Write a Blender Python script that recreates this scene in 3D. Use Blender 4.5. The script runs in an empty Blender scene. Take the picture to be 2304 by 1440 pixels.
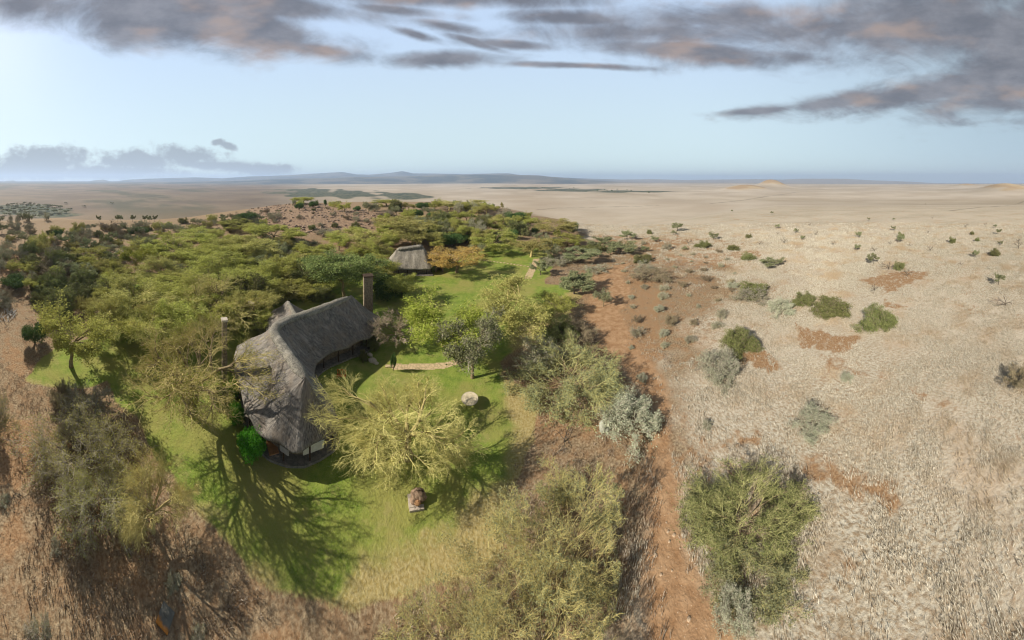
import bpy, math, random
import numpy as np
from mathutils import Vector

# ------------------------------------------------------------------ camera, sky, sun, exposure
F = 600.0            # pixels per radian of the 2304 px wide cylindrical panorama
HZ = 405.0           # picture row of the horizon
CAMH = 36.0          # height of the drone above the lodge garden
sc = bpy.context.scene
COL = sc.collection
cd = bpy.data.cameras.new('camera')
cam = bpy.data.objects.new('camera', cd); COL.objects.link(cam)
cam.location = (0, 0, CAMH); cam.rotation_euler = (math.pi/2, 0, 0)
cd.type = 'PANO'; cd.panorama_type = 'CENTRAL_CYLINDRICAL'
cd.central_cylindrical_range_u_min = -1152/F; cd.central_cylindrical_range_u_max = 1152/F
cd.central_cylindrical_range_v_min = -1035/F; cd.central_cylindrical_range_v_max = 405/F
cd.central_cylindrical_radius = 1.0
cd.clip_start = 0.1; cd.clip_end = 200000
sc.camera = cam
sc.view_settings.view_transform = 'Standard'; sc.view_settings.look = 'None'
sc.view_settings.exposure = 0.42; sc.view_settings.gamma = 1.0
sc.render.engine = 'CYCLES'
sc.cycles.max_bounces = 5; sc.cycles.diffuse_bounces = 3; sc.cycles.volume_bounces = 1
sc.cycles.transparent_max_bounces = 8; sc.cycles.filter_width = 1.15; sc.cycles.adaptive_threshold = 0.006

SH_AZ = math.radians(68.0)      # direction the shadows fall (clockwise from +Y)
SUN_EL = math.radians(30.0)
sl = bpy.data.lights.new('sun', 'SUN'); sl.energy = 5.0; sl.angle = math.radians(0.55); sl.color = (1.0, .93, .82)
so = bpy.data.objects.new('sun', sl); COL.objects.link(so)
dvec = Vector((math.sin(SH_AZ)*math.cos(SUN_EL), math.cos(SH_AZ)*math.cos(SUN_EL), -math.sin(SUN_EL)))
so.rotation_euler = dvec.to_track_quat('-Z', 'Y').to_euler(); so.location = (-60, -30, 120)

class NT:
    """tiny helper for writing node trees"""
    def __init__(s, tree): s.t = tree; s.n = tree.nodes; s.l = tree.links
    def put(s, sock, v):
        if hasattr(v, 'links') or isinstance(v, bpy.types.NodeSocket): s.l.new(v, sock)
        elif isinstance(v, (tuple, list)) and len(v) == 3 and sock.type == 'RGBA': sock.default_value = (*v, 1)
        else: sock.default_value = v
    def m(s, op, a, b=None, c=None, clamp=False):
        n = s.n.new('ShaderNodeMath'); n.operation = op; n.use_clamp = clamp
        s.put(n.inputs[0], a)
        if b is not None: s.put(n.inputs[1], b)
        if c is not None: s.put(n.inputs[2], c)
        return n.outputs[0]
    def mix(s, f, a, b, mode='MIX'):
        n = s.n.new('ShaderNodeMix'); n.data_type = 'RGBA'; n.blend_type = mode
        s.put(n.inputs[0], f); s.put(n.inputs[6], a); s.put(n.inputs[7], b)
        return n.outputs[2]
    def noise(s, vec, scale, detail=4, rough=.55, dist=0.0, out=0):
        n = s.n.new('ShaderNodeTexNoise'); n.inputs['Scale'].default_value = scale
        n.inputs['Detail'].default_value = detail; n.inputs['Roughness'].default_value = rough
        n.inputs['Distortion'].default_value = dist
        if vec is not None: s.l.new(vec, n.inputs['Vector'])
        return n.outputs[out]
    def ss(s, v, a, b, lo=0.0, hi=1.0):
        n = s.n.new('ShaderNodeMapRange'); n.interpolation_type = 'SMOOTHSTEP'
        s.put(n.inputs[0], v); n.inputs[1].default_value = a; n.inputs[2].default_value = b
        n.inputs[3].default_value = lo; n.inputs[4].default_value = hi
        return n.outputs[0]
    def attr(s, name):
        n = s.n.new('ShaderNodeAttribute'); n.attribute_name = name; return n.outputs['Fac']
    def scalev(s, vec, sc3, rot=(0, 0, 0)):
        n = s.n.new('ShaderNodeMapping'); n.inputs['Scale'].default_value = sc3; n.inputs['Rotation'].default_value = rot
        s.l.new(vec, n.inputs[0]); return n.outputs[0]

world = bpy.data.worlds.new('World'); sc.world = world; world.use_nodes = True
w = NT(world.node_tree); w.n.clear()
tc = w.n.new('ShaderNodeTexCoord'); sep = w.n.new('ShaderNodeSeparateXYZ'); w.l.new(tc.outputs['Generated'], sep.inputs[0])
sky = w.n.new('ShaderNodeTexSky'); sky.sky_type = 'NISHITA'; sky.sun_disc = False
sky.sun_elevation = SUN_EL; sky.sun_rotation = SH_AZ + math.pi
sky.altitude = 1500; sky.air_density = 1.0; sky.dust_density = 2.2; sky.ozone_density = 1.5
dx, dy, dz = sep.outputs
az = w.m('ARCTAN2', dx, dy)
hyp = w.m('SQRT', w.m('ADD', w.m('MULTIPLY', dx, dx), w.m('MULTIPLY', dy, dy)))
vv = w.m('DIVIDE', dz, w.m('MAXIMUM', hyp, .02))
# cloud banks: (azimuth, elevation tangent, half widths, tilt), measured as bearings of the real clouds
def P2(px, py): return ((px-1152)/F, (HZ-py)/F)
BL = [(60,10,340,52,.06),(330,30,330,62,.10),(560,70,240,40,.16),(720,112,150,22,.16),(640,15,300,26,.1),
      (990,134,160,18,-.02),(1010,0,360,22,0),(880,22,160,16,.1),(1000,58,90,14,.2),(1290,42,180,20,.05),
      (1150,100,110,12,.05),(1070,96,80,10,.3),(930,76,60,10,.3),(1480,70,320,34,-.02),(1560,112,330,22,.06),(1650,130,130,22,.05),(1640,40,400,40,-.05),(1860,60,430,64,-.02),
      (2130,60,400,86,.0),(2330,120,200,100,0),(2320,200,240,62,-.1),(2080,205,230,34,-.17),(1880,228,200,20,-.13),(1730,247,110,10,-.08),(2280,235,170,26,.1),
      (1280,147,140,7,.04)]
LOW = [(110,362,110,32,0),(60,385,170,20,0),(300,362,90,24,0),(420,352,90,22,.1),(480,372,120,12,.1),(580,380,80,16,.05),(512,328,22,8,.3),(490,320,16,7,-.2),(641,379,15,10,0),(150,393,260,10,0),(230,385,170,14,0)]
wn = w.noise(w.scalev(tc.outputs['Generated'], (1, 1, 2.6)), 3.2, 7, .6, .6)
cz = w.m('ADD', w.m('MAXIMUM', dz, 0.0), .09)
cmb = w.n.new('ShaderNodeCombineXYZ'); w.put(cmb.inputs[0], w.m('DIVIDE', dx, cz)); w.put(cmb.inputs[1], w.m('DIVIDE', dy, cz))
wn2 = w.noise(cmb.outputs[0], 1.3, 8, .62, .4)
def blobs(lst, nz, amt):
    acc = None
    for px, py, rx, ry, tilt in lst:
        a0, v0 = P2(px, py); ca, sa = math.cos(tilt), math.sin(tilt)
        u = w.m('SUBTRACT', az, a0); v = w.m('SUBTRACT', vv, v0)
        # picture y points down, so a positive tilt falls to the right
        p = w.m('MULTIPLY', w.m('SUBTRACT', w.m('MULTIPLY', u, ca), w.m('MULTIPLY', v, sa)), F/rx)
        q = w.m('MULTIPLY', w.m('ADD', w.m('MULTIPLY', u, sa), w.m('MULTIPLY', v, ca)), F/ry)
        d = w.m('SUBTRACT', 1.0, w.m('SQRT', w.m('ADD', w.m('MULTIPLY', p, p), w.m('MULTIPLY', q, q))))
        acc = d if acc is None else w.m('SMOOTH_MAX', acc, d, .25)
    return w.m('ADD', acc, w.m('MULTIPLY', w.m('SUBTRACT', nz, .5), amt))
hi = w.ss(blobs(BL, w.m('ADD', w.m('MULTIPLY', wn, .45), w.m('MULTIPLY', wn2, .55)), 4.0), -.60, .62)
lo = w.ss(blobs(LOW, w.noise(w.scalev(tc.outputs['Generated'], (1, 1, 1.4)), 15, 8, .66), 2.3), -.35, .45)
warm = w.ss(w.noise(w.scalev(tc.outputs['Generated'], (1, 1, 3.5)), 3.1, 4, .5), .50, .70)
shade = w.ss(w.noise(w.scalev(tc.outputs['Generated'], (1, 1, 3)), 5.5, 5, .6), .3, .75)
ccol = w.mix(shade, (.105, .108, .13), (.205, .205, .23))
ccol = w.mix(w.m('MULTIPLY', warm, .72), ccol, (.35, .25, .195))
skyc = w.mix(1.0, sky.outputs[0], (.125, .125, .125), 'MULTIPLY')
# thin bright veil of high cloud that whitens the whole sky
veil = w.mix(w.ss(vv, 0.0, .62), (.55, .68, .68), (.465, .59, .77))
veil = w.mix(w.ss(az, .6, 2.1), veil, (.34, .44, .50))
skyc = w.mix(.90, skyc, veil)
full = w.mix(w.m('MULTIPLY', hi, .93), skyc, ccol)
full = w.mix(w.m('MULTIPLY', lo, .85), full, (.235, .265, .305))
# unseen dark cloud added overhead and behind the camera to cut ambient light
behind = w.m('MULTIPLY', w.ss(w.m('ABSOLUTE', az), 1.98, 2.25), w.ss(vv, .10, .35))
added_dimmer = w.m('MULTIPLY', w.m('MAXIMUM', w.ss(vv, .72, .95), behind), w.ss(w.m('ADD', w.m('MULTIPLY', wn, .5), w.m('MULTIPLY', wn2, .5)), .30, .42))
full = w.mix(added_dimmer, full, (.065, .068, .080))
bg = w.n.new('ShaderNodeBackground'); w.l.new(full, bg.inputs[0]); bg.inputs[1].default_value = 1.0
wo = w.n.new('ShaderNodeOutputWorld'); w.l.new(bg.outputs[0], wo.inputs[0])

# ------------------------------------------------------------------ helpers
rng = np.random.default_rng(7); random.seed(5)
def tag(o, label=None, cat=None, group=None, kind=None):
    if label: o['label'] = label
    if cat: o['category'] = cat
    if group: o['group'] = group
    if kind: o['kind'] = kind
    return o
def empty(name, loc, rz=0, scale=None):
    o = bpy.data.objects.new(name, None); COL.objects.link(o); o.location = loc; o.rotation_euler = (0, 0, rz)
    o.empty_display_size = .3
    if scale: o.scale = scale
    return o
def mesh_np(name, V, Fc, mats, mi=None, smooth=False):
    """V (n,3) float, Fc: list of arrays (m,k) of polygons"""
    me = bpy.data.meshes.new(name)
    V = np.asarray(V, np.float32)
    if not isinstance(Fc, list): Fc = [Fc]
    Fc = [np.asarray(f, np.int32) for f in Fc if len(f)]
    me.vertices.add(len(V)); me.vertices.foreach_set('co', V.ravel())
    lt = np.concatenate([np.full(len(f), f.shape[1], np.int32) for f in Fc])
    ls = np.concatenate([[0], np.cumsum(lt)[:-1]]).astype(np.int32)
    me.loops.add(int(lt.sum())); me.polygons.add(len(lt))
    me.loops.foreach_set('vertex_index', np.concatenate([f.ravel() for f in Fc]))
    me.polygons.foreach_set('loop_start', ls); me.polygons.foreach_set('loop_total', lt)
    for m_ in (mats if isinstance(mats, (list, tuple)) else [mats]): me.materials.append(m_)
    if mi is not None: me.polygons.foreach_set('material_index', np.asarray(mi, np.int32))
    me.polygons.foreach_set('use_smooth', np.full(len(lt), smooth, bool))
    me.update(calc_edges=True); me.validate()
    return me
def obj(name, me, parent=None):
    o = bpy.data.objects.new(name, me); COL.objects.link(o)
    if parent is not None: o.parent = parent
    return o
class MB:
    """collects simple solids; build() links them as one mesh"""
    def __init__(s): s.v = []; s.f = []
    def box(s, c, size, rz=0, tilt=None):
        c = Vector(c); hx, hy, hz = [a/2 for a in size]; ca, sa = math.cos(rz), math.sin(rz); b = len(s.v)
        for z in (-hz, hz):
            for x, y in ((-hx, -hy), (hx, -hy), (hx, hy), (-hx, hy)):
                s.v.append((c.x+x*ca-y*sa, c.y+x*sa+y*ca, c.z+z))
        s.f += [(b, b+3, b+2, b+1), (b+4, b+5, b+6, b+7)] + [(b+i, b+(i+1) % 4, b+4+(i+1) % 4, b+4+i) for i in range(4)]
        return s
    def tube(s, p0, p1, r0, r1, n=8):
        p0, p1 = Vector(p0), Vector(p1); d = (p1-p0).normalized(); a = d.orthogonal().normalized(); bb = d.cross(a); b = len(s.v)
        for p, r in ((p0, r0), (p1, r1)):
            for i in range(n):
                t = 2*math.pi*i/n; s.v.append(tuple(p+(a*math.cos(t)+bb*math.sin(t))*r))
        s.f += [(b+i, b+(i+1) % n, b+n+(i+1) % n, b+n+i) for i in range(n)]
        s.f += [tuple(b+n-1-i for i in range(n)), tuple(b+n+i for i in range(n))]
        return s
    def prism(s, pts, z0, z1):
        n = len(pts); b = len(s.v)
        s.v += [(x, y, z0) for x, y in pts] + [(x, y, z1) for x, y in pts]
        s.f += [tuple(b+n-1-i for i in range(n)), tuple(b+n+i for i in range(n))]
        s.f += [(b+i, b+(i+1) % n, b+n+(i+1) % n, b+n+i) for i in range(n)]
        return s
    def rock(s, c, r, seed=0, sq=(1, 1, .7)):
        rr = random.Random(seed); n, m = 9, 6; b = len(s.v); c = Vector(c)
        for j in range(m+1):
            ph = math.pi*j/m
            for i in range(n):
                t = 2*math.pi*i/n; k = r*(1+rr.uniform(-.16, .16))
                s.v.append((c.x+k*math.sin(ph)*math.cos(t)*sq[0], c.y+k*math.sin(ph)*math.sin(t)*sq[1], c.z+k*math.cos(ph)*sq[2]))
        for j in range(m):
            for i in range(n):
                s.f.append((b+j*n+i, b+(j+1)*n+i, b+(j+1)*n+(i+1) % n, b+j*n+(i+1) % n))
        return s
    def build(s, name, mat, parent=None, smooth=False):
        me = bpy.data.meshes.new(name); me.from_pydata(s.v, [], s.f); me.materials.append(mat)
        if smooth: me.polygons.foreach_set('use_smooth', [True]*len(me.polygons))
        me.update(); return obj(name, me, parent)

# ------------------------------------------------------------------ terrain
def interp(x, pts): return np.interp(x, [p[0] for p in pts], [p[1] for p in pts])
def sstep(x, a, b):
    t = np.clip((x-a)/(b-a), 0, 1); return t*t*(3-2*t)
EDGE = [(-900,200),(0,225),(350,235),(560,285),(650,320),(1000,335),(1150,275),(1300,205),(1450,185),(1600,175),(3300,175)]
WID = [(-900,300),(0,150),(700,160),(1200,170),(1400,260),(1560,500),(1750,900),(3300,900)]
RIDGE = [(-900,0),(430,0),(600,6.5),(700,9),(950,9.5),(1100,8),(1240,2),(1330,0),(3300,0)]
SKYL = [(-300,409),(0,412),(14,407),(30,406),(46,411),(62,412),(80,408),(96,411),(112,408),(130,412),(190,410),(210,406),(232,404),(252,409),(290,404),(330,402),(400,400),(440,399),(500,401),(560,397),
        (600,396),(650,394),(700,391),(770,387),(800,392),(830,393),(880,389),(905,385),(930,390),(1000,391),(1050,392),(1120,390),(1145,390),(1170,394),(1210,394),(1240,398),(1300,401),(1400,404),(1470,403),(1540,405),(1600,404),(1700,403),(1760,404),(1800,402),(1900,402),(1950,405),(2050,409),(2150,415),(2304,416),(3300,416)]
SKYN = [(0,413),(400,409),(560,406),(640,402),(740,401),(800,398),(900,397),(1000,394),(1080,393),(1150,393),(1220,396),(1300,403),(1380,408),(1500,414),(3300,420)]
def wob(x, y, s, k=0.0):
    return (np.sin(x/s+k)*np.cos(y/(s*1.3)+k*2) + .5*np.sin(x/(s*.47)+y/(s*.61)+k))
_T = np.random.default_rng(99).uniform(-1, 1, (256, 256))
def vn(x, y, s, octv=3, seed=0):
    out = 0; amp = 1.0; tot = 0
    for o_ in range(octv):
        u_, v_ = x/s+seed*17.3+o_*5.1, y/s+seed*9.7+o_*3.3; c_, d_ = .8*u_-.6*v_, .6*u_+.8*v_
        i_, j_ = np.floor(c_).astype(int), np.floor(d_).astype(int); f_, g_ = c_-i_, d_-j_; f_ = f_*f_*(3-2*f_); g_ = g_*g_*(3-2*g_)
        T_ = lambda a, b: _T[a % 256, b % 256]
        out = out+amp*((T_(i_, j_)*(1-f_)+T_(i_+1, j_)*f_)*(1-g_)+(T_(i_, j_+1)*(1-f_)+T_(i_+1, j_+1)*f_)*g_); tot += amp; amp *= .55; s = s*.47
    return out/tot*1.7
def Zf(x, y):
    R = np.hypot(x, y)+1e-6; px = np.arctan2(x, y)*F+1152
    z = -50*sstep(R, interp(px, EDGE), interp(px, EDGE)+interp(px, WID))
    z = z + interp(px, RIDGE)*sstep(R, 105, 215)*(1-sstep(R, interp(px, EDGE)-10, interp(px, EDGE)+90))
    z = z + .35*wob(x, y, 27)*sstep(R, 60, 110) + 2.2*wob(x, y, 190, 1.0)*sstep(R, 380, 900) + 7*wob(x, y, 1400, 2)*sstep(R, 1800, 3500)*(1-sstep(R, 6000, 9000))
    # low mound on the left plain, knolls on the right plain
    for kx, kR, h, wR, wx in ((120, 330, 17, 60, 75), (1678, 2300, 44, 260, 50), (1735, 2900, 92, 300, 34), (2262, 2100, 62, 380, 60), (2175, 3600, 28, 250, 26)):
        z = z + h*np.exp(-((px-kx)/wx)**2-((R-kR)/wR)**2)
    # right-hand plain drops away behind its skyline
    z = z - sstep(px, 1500, 1950)*np.maximum(R-5000, 0)*.012
    # two far escarpments
    top = CAMH+(HZ-interp(px, SKYL))/F*15000
    z = z + (np.maximum(top, z)-z)*sstep(R, 11000, 15000)*(1-sstep(R, 15500, 19000)*.6)
    top = CAMH+(HZ-interp(px, SKYN))/F*9000
    nb = sstep(R, 6700+500*wob(px, R/30, 90), 9000)*(1-sstep(R, 9000, 10500))*(1+.10*wob(px, R/9, 34)*(1-sstep(R, 8000, 8900)))
    z = z + np.maximum(np.maximum(top, z)-z, 0)*nb
    return z
def zat(x, y): return float(Zf(np.array([float(x)]), np.array([float(y)]))[0])
def ray_ground(px, py, lift=0.0):
    """ground point (raised by lift) seen at that bearing"""
    a = (px-1152)/F; t = (py-HZ)/F
    Rs = np.concatenate([np.linspace(8, 700, 2800), np.geomspace(702, 20000, 1500)])
    x = Rs*np.sin(a); y = Rs*np.cos(a)
    below = (CAMH-Rs*t) <= (Zf(x, y)+lift)
    i = int(np.argmax(below)) if below.any() else len(Rs)-1
    return x[i], y[i], float(Zf(x[i:i+1], y[i:i+1])[0])
def W(px, py, z):
    R = (CAMH-z)*F/(py-HZ); a = (px-1152)/F
    return (R*math.sin(a), R*math.cos(a), z)
def poly_world(pts): return np.array([ray_ground(*p)[:2] for p in pts])
def sdf(P, poly):
    """signed distance, positive inside"""
    d = np.full(len(P), 1e9); ins = np.zeros(len(P), bool); n = len(poly)
    for i in range(n):
        a, b = poly[i], poly[(i+1) % n]; e = b-a; wv = P-a
        t = np.clip((wv@e)/(e@e+1e-9), 0, 1); q = wv-t[:, None]*e
        d = np.minimum(d, np.hypot(q[:, 0], q[:, 1]))
        c = ((a[1] <= P[:, 1]) != (b[1] <= P[:, 1]))
        with np.errstate(divide='ignore', invalid='ignore'):
            xi = a[0]+(P[:, 1]-a[1])/(b[1]-a[1]+1e-12)*(b[0]-a[0])
        ins ^= c & (P[:, 0] < xi)
    return np.where(ins, d, -d)
LAWN = [(62,855),(100,800),(200,765),(212,715),(250,690),(300,640),(420,600),(560,575),(700,595),(820,575),(880,600),(1000,600),(1050,575),(1110,548),(1170,542),(1230,560),(1250,585),(1225,640),(1275,640),(1310,668),(1285,705),(1262,740),(1180,780),(1130,820),(1120,850),(1180,880),(1200,930),(1192,985),(1160,1050),(1110,1120),(1120,1180),(1115,1260),(1060,1300),(960,1345),(850,1385),(700,1385),(600,1350),(500,1240),(430,1140),(335,1020),(300,945),(250,905),(240,862),(150,875)]
DRY = [(1130,760),(1300,640),(1330,670),(1290,740),(1200,860),(1230,1000),(1150,1120),(1060,1120),(1000,1160),(880,1210),(700,1290),(560,1230),(470,1120),(400,1090),(300,960),(200,880),(60,860),(40,900),(350,1150),(560,1420),(700,1460),(1060,1440),(1200,1250)]
ROAD = [(1470,1460),(1466,1300),(1470,1180),(1462,1080),(1456,1000),(1480,935),(1440,870),(1400,840),(1345,770),(1318,700),(1335,650),(1330,615),(1375,597),(1420,590),(1400,625),(1425,655),(1402,700),(1425,760),(1455,810),(1490,860),(1512,930),(1514,1010),(1520,1100),(1543,1200),(1566,1300),(1622,1440),(1640,1460)]
PATH1 = [(878,824),(886,820),(940,820),(1000,818),(1040,805),(1062,799),(1066,806),(1040,818),(1000,830),(950,834),(892,833),(880,830)]
PATH2 = [(1178,628),(1198,590),(1200,582),(1213,582),(1210,596),(1196,628)]
SOIL = [([(1300,640),(1340,600),(1470,620),(1510,740),(1450,860),(1370,810),(1310,720)], .75), ([(0,930),(60,940),(95,1010),(75,1100),(60,1180),(40,1300),(0,1320)], 1.0), ([(0,740),(60,780),(110,830),(60,860),(0,800)], .7),
        ([(1420,620),(1500,600),(1560,640),(1640,690),(1640,760),(1560,800),(1480,790),(1440,720)], .42), ([(1400,575),(1560,570),(1700,560),(1720,580),(1640,600),(1500,600)], .7),
        ([(1340,530),(1520,528),(1640,540),(1700,552),(1560,566),(1400,560)], .75), ([(1690,770),(1740,800),(1735,830),(1690,835),(1665,800)], 1.0),
        ([(1790,730),(1860,750),(1930,760),(1900,790),(1810,775)], .85), ([(1930,630),(2010,612),(2090,612),(2060,640),(2000,660),(1990,680),(2040,690),(1990,690),(1985,650)], .8),
        ([(1800,1020),(1900,1075),(2010,1120),(1960,1110),(1860,1075),(1810,1060)], .8), ([(1660,985),(1710,990),(1700,1010),(1655,1005)], .9),
        ([(1180,930),(1300,950),(1380,940),(1400,975),(1330,1000),(1200,980)], .7), ([(400,1400),(620,1380),(760,1410),(760,1450),(400,1450)], .9),
        ([(120,1180),(300,1240),(470,1290),(540,1370),(420,1400),(250,1330)], .6), ([(1850,800),(1900,812),(2000,850),(1950,850),(1870,830)], .6),
        ([(2050,880),(2200,920),(2280,950),(2180,940),(2080,905)], .6), ([(2160,930),(2304,990),(2304,1010),(2200,960)], .5), ([(0,540),(60,560),(90,600),(60,640),(0,640)], .9),
        ([(90,540),(180,535),(220,560),(130,570)], .6), ([(790,640),(850,650),(850,700),(800,700)], .8), ([(580,690),(600,686),(606,700),(588,712)], 1.0)]
PALE = [(1300,520),(1330,535),(1560,548),(1480,565),(1640,600),(1560,610),(1720,650),(1600,740),(1600,800),(1500,830),(1510,1000),(1530,1200),(1600,1460),(2400,1460),(2400,420),(1200,440)]
STONY = [(560,478),(620,462),(760,466),(860,478),(880,500),(820,520),(700,530),(620,510),(570,500)]

def build_ground():
    azs = np.concatenate([np.linspace(-math.pi, -2.1, 60, endpoint=False), np.linspace(-2.1, 2.1, 1350, endpoint=False), np.linspace(2.1, math.pi, 60)])
    Rs = np.concatenate([[0.5, 4, 8], np.linspace(10, 90, 330), np.geomspace(90.3, 700, 330)[1:], np.geomspace(705, 24000, 260)])
    A, RR = np.meshgrid(azs, Rs, indexing='ij'); nA, nR = A.shape
    X = (RR*np.sin(A)).ravel(); Y = (RR*np.cos(A)).ravel(); Zz = Zf(X, Y)
    P = np.stack([X, Y], 1); R = RR.ravel(); px = A.ravel()*F+1152
    near = R < 420
    wn_ = 1.2*vn(X, Y, 6, 4)
    def reg(poly, soft, warp=1.0):
        out = np.zeros(len(P)); pw = poly_world(poly)
        lo_ = pw.min(0)-8; hi_ = pw.max(0)+8
        k = near & (P[:, 0] > lo_[0]) & (P[:, 0] < hi_[0]) & (P[:, 1] > lo_[1]) & (P[:, 1] < hi_[1])
        s = sdf(P[k], pw)+wn_[k]*warp
        out[k] = sstep(s, -soft, soft); return out, pw
    lawn, _ = reg(LAWN, 1.1, .8); dry, _ = reg(DRY, 3.0, 1.6); road, _ = reg(ROAD, .8, .9)
    soil = np.zeros(len(P))
    for poly, amt in SOIL:
        s_, _ = reg(poly, 1.6, 1.6); soil = np.maximum(soil, s_*amt)
    soil = np.maximum(soil, np.where((R < 120) & (px > 1380), np.clip(.30*(1-sstep(px, 1520, 1850))+.42*vn(X, Y, 11, 4, 9)*-1, 0, .5), 0))
    stony = np.zeros(len(P)); pw = poly_world(STONY); k = (R < 600) & (R > 90); stony[k] = sstep(sdf(P[k], pw), -9, 9)
    pk = sstep(px, 1230, 1500)
    pp = poly_world([(min(a, 2380), max(b, 470)) for a, b in PALE]); pale = np.zeros(len(P)); k = R < 700
    pale[k] = sstep(sdf(P[k], pp)+9*vn(X[k], Y[k], 14, 4, 3), -5, 5)
    pale = np.where(R > 240, sstep(px, 1100, 1300)*(1-0*R), pale)
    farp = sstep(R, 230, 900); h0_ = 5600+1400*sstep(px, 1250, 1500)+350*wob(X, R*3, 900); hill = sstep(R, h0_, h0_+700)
    # far woodland patches on the plain (as bearings and distances)
    py = HZ+F*(CAMH-Zz)/R
    kn = np.zeros(len(P))
    for cx, cR, wx, wR in ((1678, 2300, 48, 330), (1738, 2900, 30, 330), (2268, 2100, 58, 420), (2178, 3600, 24, 260)):
        kn = np.maximum(kn, sstep(1-((px-cx)/wx)**2-((R-cR)/wR)**2+.25*wob(X, Y, 60), 0, .5))
    trk = np.zeros(len(P))
    for pl, w0 in (([(1210, 472), (1260, 468), (1345, 466), (1480, 462)], 5), ([(1600, 458), (1700, 446), (1800, 432)], 7), ([(1780, 505), (2000, 487), (2150, 480), (2304, 486)], 2.6), ([(1960, 486), (2120, 478), (2304, 452)], 3.5), ([(0, 451), (150, 450), (300, 451), (330, 446), (380, 440), (470, 432)], 10), ([(1620, 502), (1720, 500), (1850, 497)], 1.6)):
        q_ = [ray_ground(*p_)[:2] for p_ in pl]
        for i_ in range(len(q_)-1):
            a_, b_ = np.array(q_[i_]), np.array(q_[i_+1]); e_ = b_-a_; tt_ = np.clip(((P-a_)@e_)/(e_@e_), 0, 1); dd = np.hypot(*(P-a_-tt_[:, None]*e_).T)+w0*.5*wob(X, Y, 40)
            trk = np.maximum(trk, 1-sstep(dd, w0*.5, w0*1.6))
    trk *= (R > 350)
    wood = np.zeros(len(P))
    for cx, cy, rx, ry in ((760, 437, 120, 9), (900, 441, 80, 8), (640, 434, 50, 3), (700, 428, 70, 4), (1290, 428, 95, 3.2), (1420, 431, 110, 2.4), (1180, 423, 110, 2.5), (60, 476, 110, 15)):
        wood = np.maximum(wood, sstep(1-((px-cx)/rx)**2-((py-cy)/ry)**2+.5*wob(X, Y, 60), 0, .35)*(R > 500))
    p1, _ = reg(PATH1, .12, .06); p2, _ = reg(PATH2, .3, .15)
    vi = np.arange(nA*nR).reshape(nA, nR)
    q = np.stack([vi[:-1, :-1], vi[1:, :-1], vi[1:, 1:], vi[:-1, 1:]], -1).reshape(-1, 4)
    cls = np.zeros(len(q), int)
    def fm(a): return a[q].mean(1)
    cls[fm(lawn) > .5] = 1; cls[fm(road) > .5] = 2; cls[(fm(p1) > .5)] = 3; cls[(fm(p2) > .5)] = 4
    cls[(fm(R) > 5600) & (fm(Zz) > -35)] = 5
    names = {0: ('ground', 'dry savanna ground of tan grass and red soil'), 1: ('lawn', 'watered green lawn around the lodge, fading to straw'), 2: ('dirt_track', 'red dirt track running up from the bottom edge'),
             3: ('garden_path', 'tan garden path crossing the lawn beside the lodge'), 4: ('stone_path', 'pale crazy-paved path near the far lawn'), 5: ('hills', 'blue hazy hills along the horizon')}
    for c, (nm, lb) in names.items():
        k = cls == c
        if not k.any(): continue
        used, inv = np.unique(q[k].ravel(), return_inverse=True)
        me = mesh_np(nm, np.stack([X[used], Y[used], Zz[used]], 1), inv.reshape(-1, 4), GROUND if c < 3 or c == 5 else PAVE, smooth=True)
        for an, arr in (('lawn', lawn), ('dry', dry), ('road', road), ('soil', soil), ('stony', stony), ('pale', pale), ('farp', farp), ('wood', wood), ('leftp', 1-sstep(px, 560, 800)), ('hill', hill), ('knoll', kn), ('trk', trk), ('hillr', sstep(px, 1250, 1500))):
            a_ = me.attributes.new(an, 'FLOAT', 'POINT'); a_.data.foreach_set('value', arr[used].astype(np.float32))
        tag(obj(nm, me), lb, kind='structure')
    return poly_world(LAWN), poly_world(ROAD)

# ------------------------------------------------------------------ materials
def newmat(name):
    m = bpy.data.materials.new(name); m.use_nodes = True; t = NT(m.node_tree)
    b = m.node_tree.nodes['Principled BSDF']; b.inputs['Roughness'].default_value = .95
    b.inputs['Specular IOR Level'].default_value = .1
    return m, t, b
def pos(t):
    n = t.n.new('ShaderNodeNewGeometry'); return n.outputs['Position']
def ocoord(t):
    n = t.n.new('ShaderNodeTexCoord'); return n.outputs['Object']
def bump(t, b, h, strength=.5, dist=.1):
    n = t.n.new('ShaderNodeBump'); n.inputs['Strength'].default_value = strength; n.inputs['Distance'].default_value = dist
    t.l.new(h, n.inputs['Height']); t.l.new(n.outputs[0], b.inputs['Normal'])

GROUND, t, b = newmat('savanna_ground')
p = pos(t)
n1 = t.noise(p, .09, 6, .6); n2 = t.noise(p, .6, 6, .62); n3 = t.noise(p, 3.2, 5, .65); n4 = t.noise(t.scalev(p, (1, .5, 1), (0, 0, .5)), 3.2, 5, .7); nf = t.noise(p, .004, 7, .55); nm = t.noise(p, .022, 6, .6)
fine = t.ss(n3, .32, .70); mid = t.ss(n2, .35, .66)
straw = t.mix(fine, (.185, .12, .065), (.45, .345, .215))
straw = t.mix(t.m('MULTIPLY', t.ss(n2, .42, .62), .55), straw, (.30, .175, .09))
palec = t.mix(t.ss(n4, .36, .62), (.32, .235, .145), (.60, .54, .42))
palec = t.mix(t.m('MULTIPLY', t.ss(n1, .50, .68), .55), palec, (.42, .26, .14))
palec = t.mix(t.m('MULTIPLY', t.ss(t.noise(p, .35, 6, .72), .50, .62), .45), palec, (.36, .27, .17))
palec = t.mix(t.ss(nm, .36, .64), palec, t.mix(.5, palec, (.62, .53, .41)))
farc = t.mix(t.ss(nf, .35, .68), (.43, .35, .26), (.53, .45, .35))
farc = t.mix(t.ss(t.noise(t.scalev(p, (1, .3, 1)), .0016, 6, .6), .46, .66), farc, (.37, .30, .21))
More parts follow.
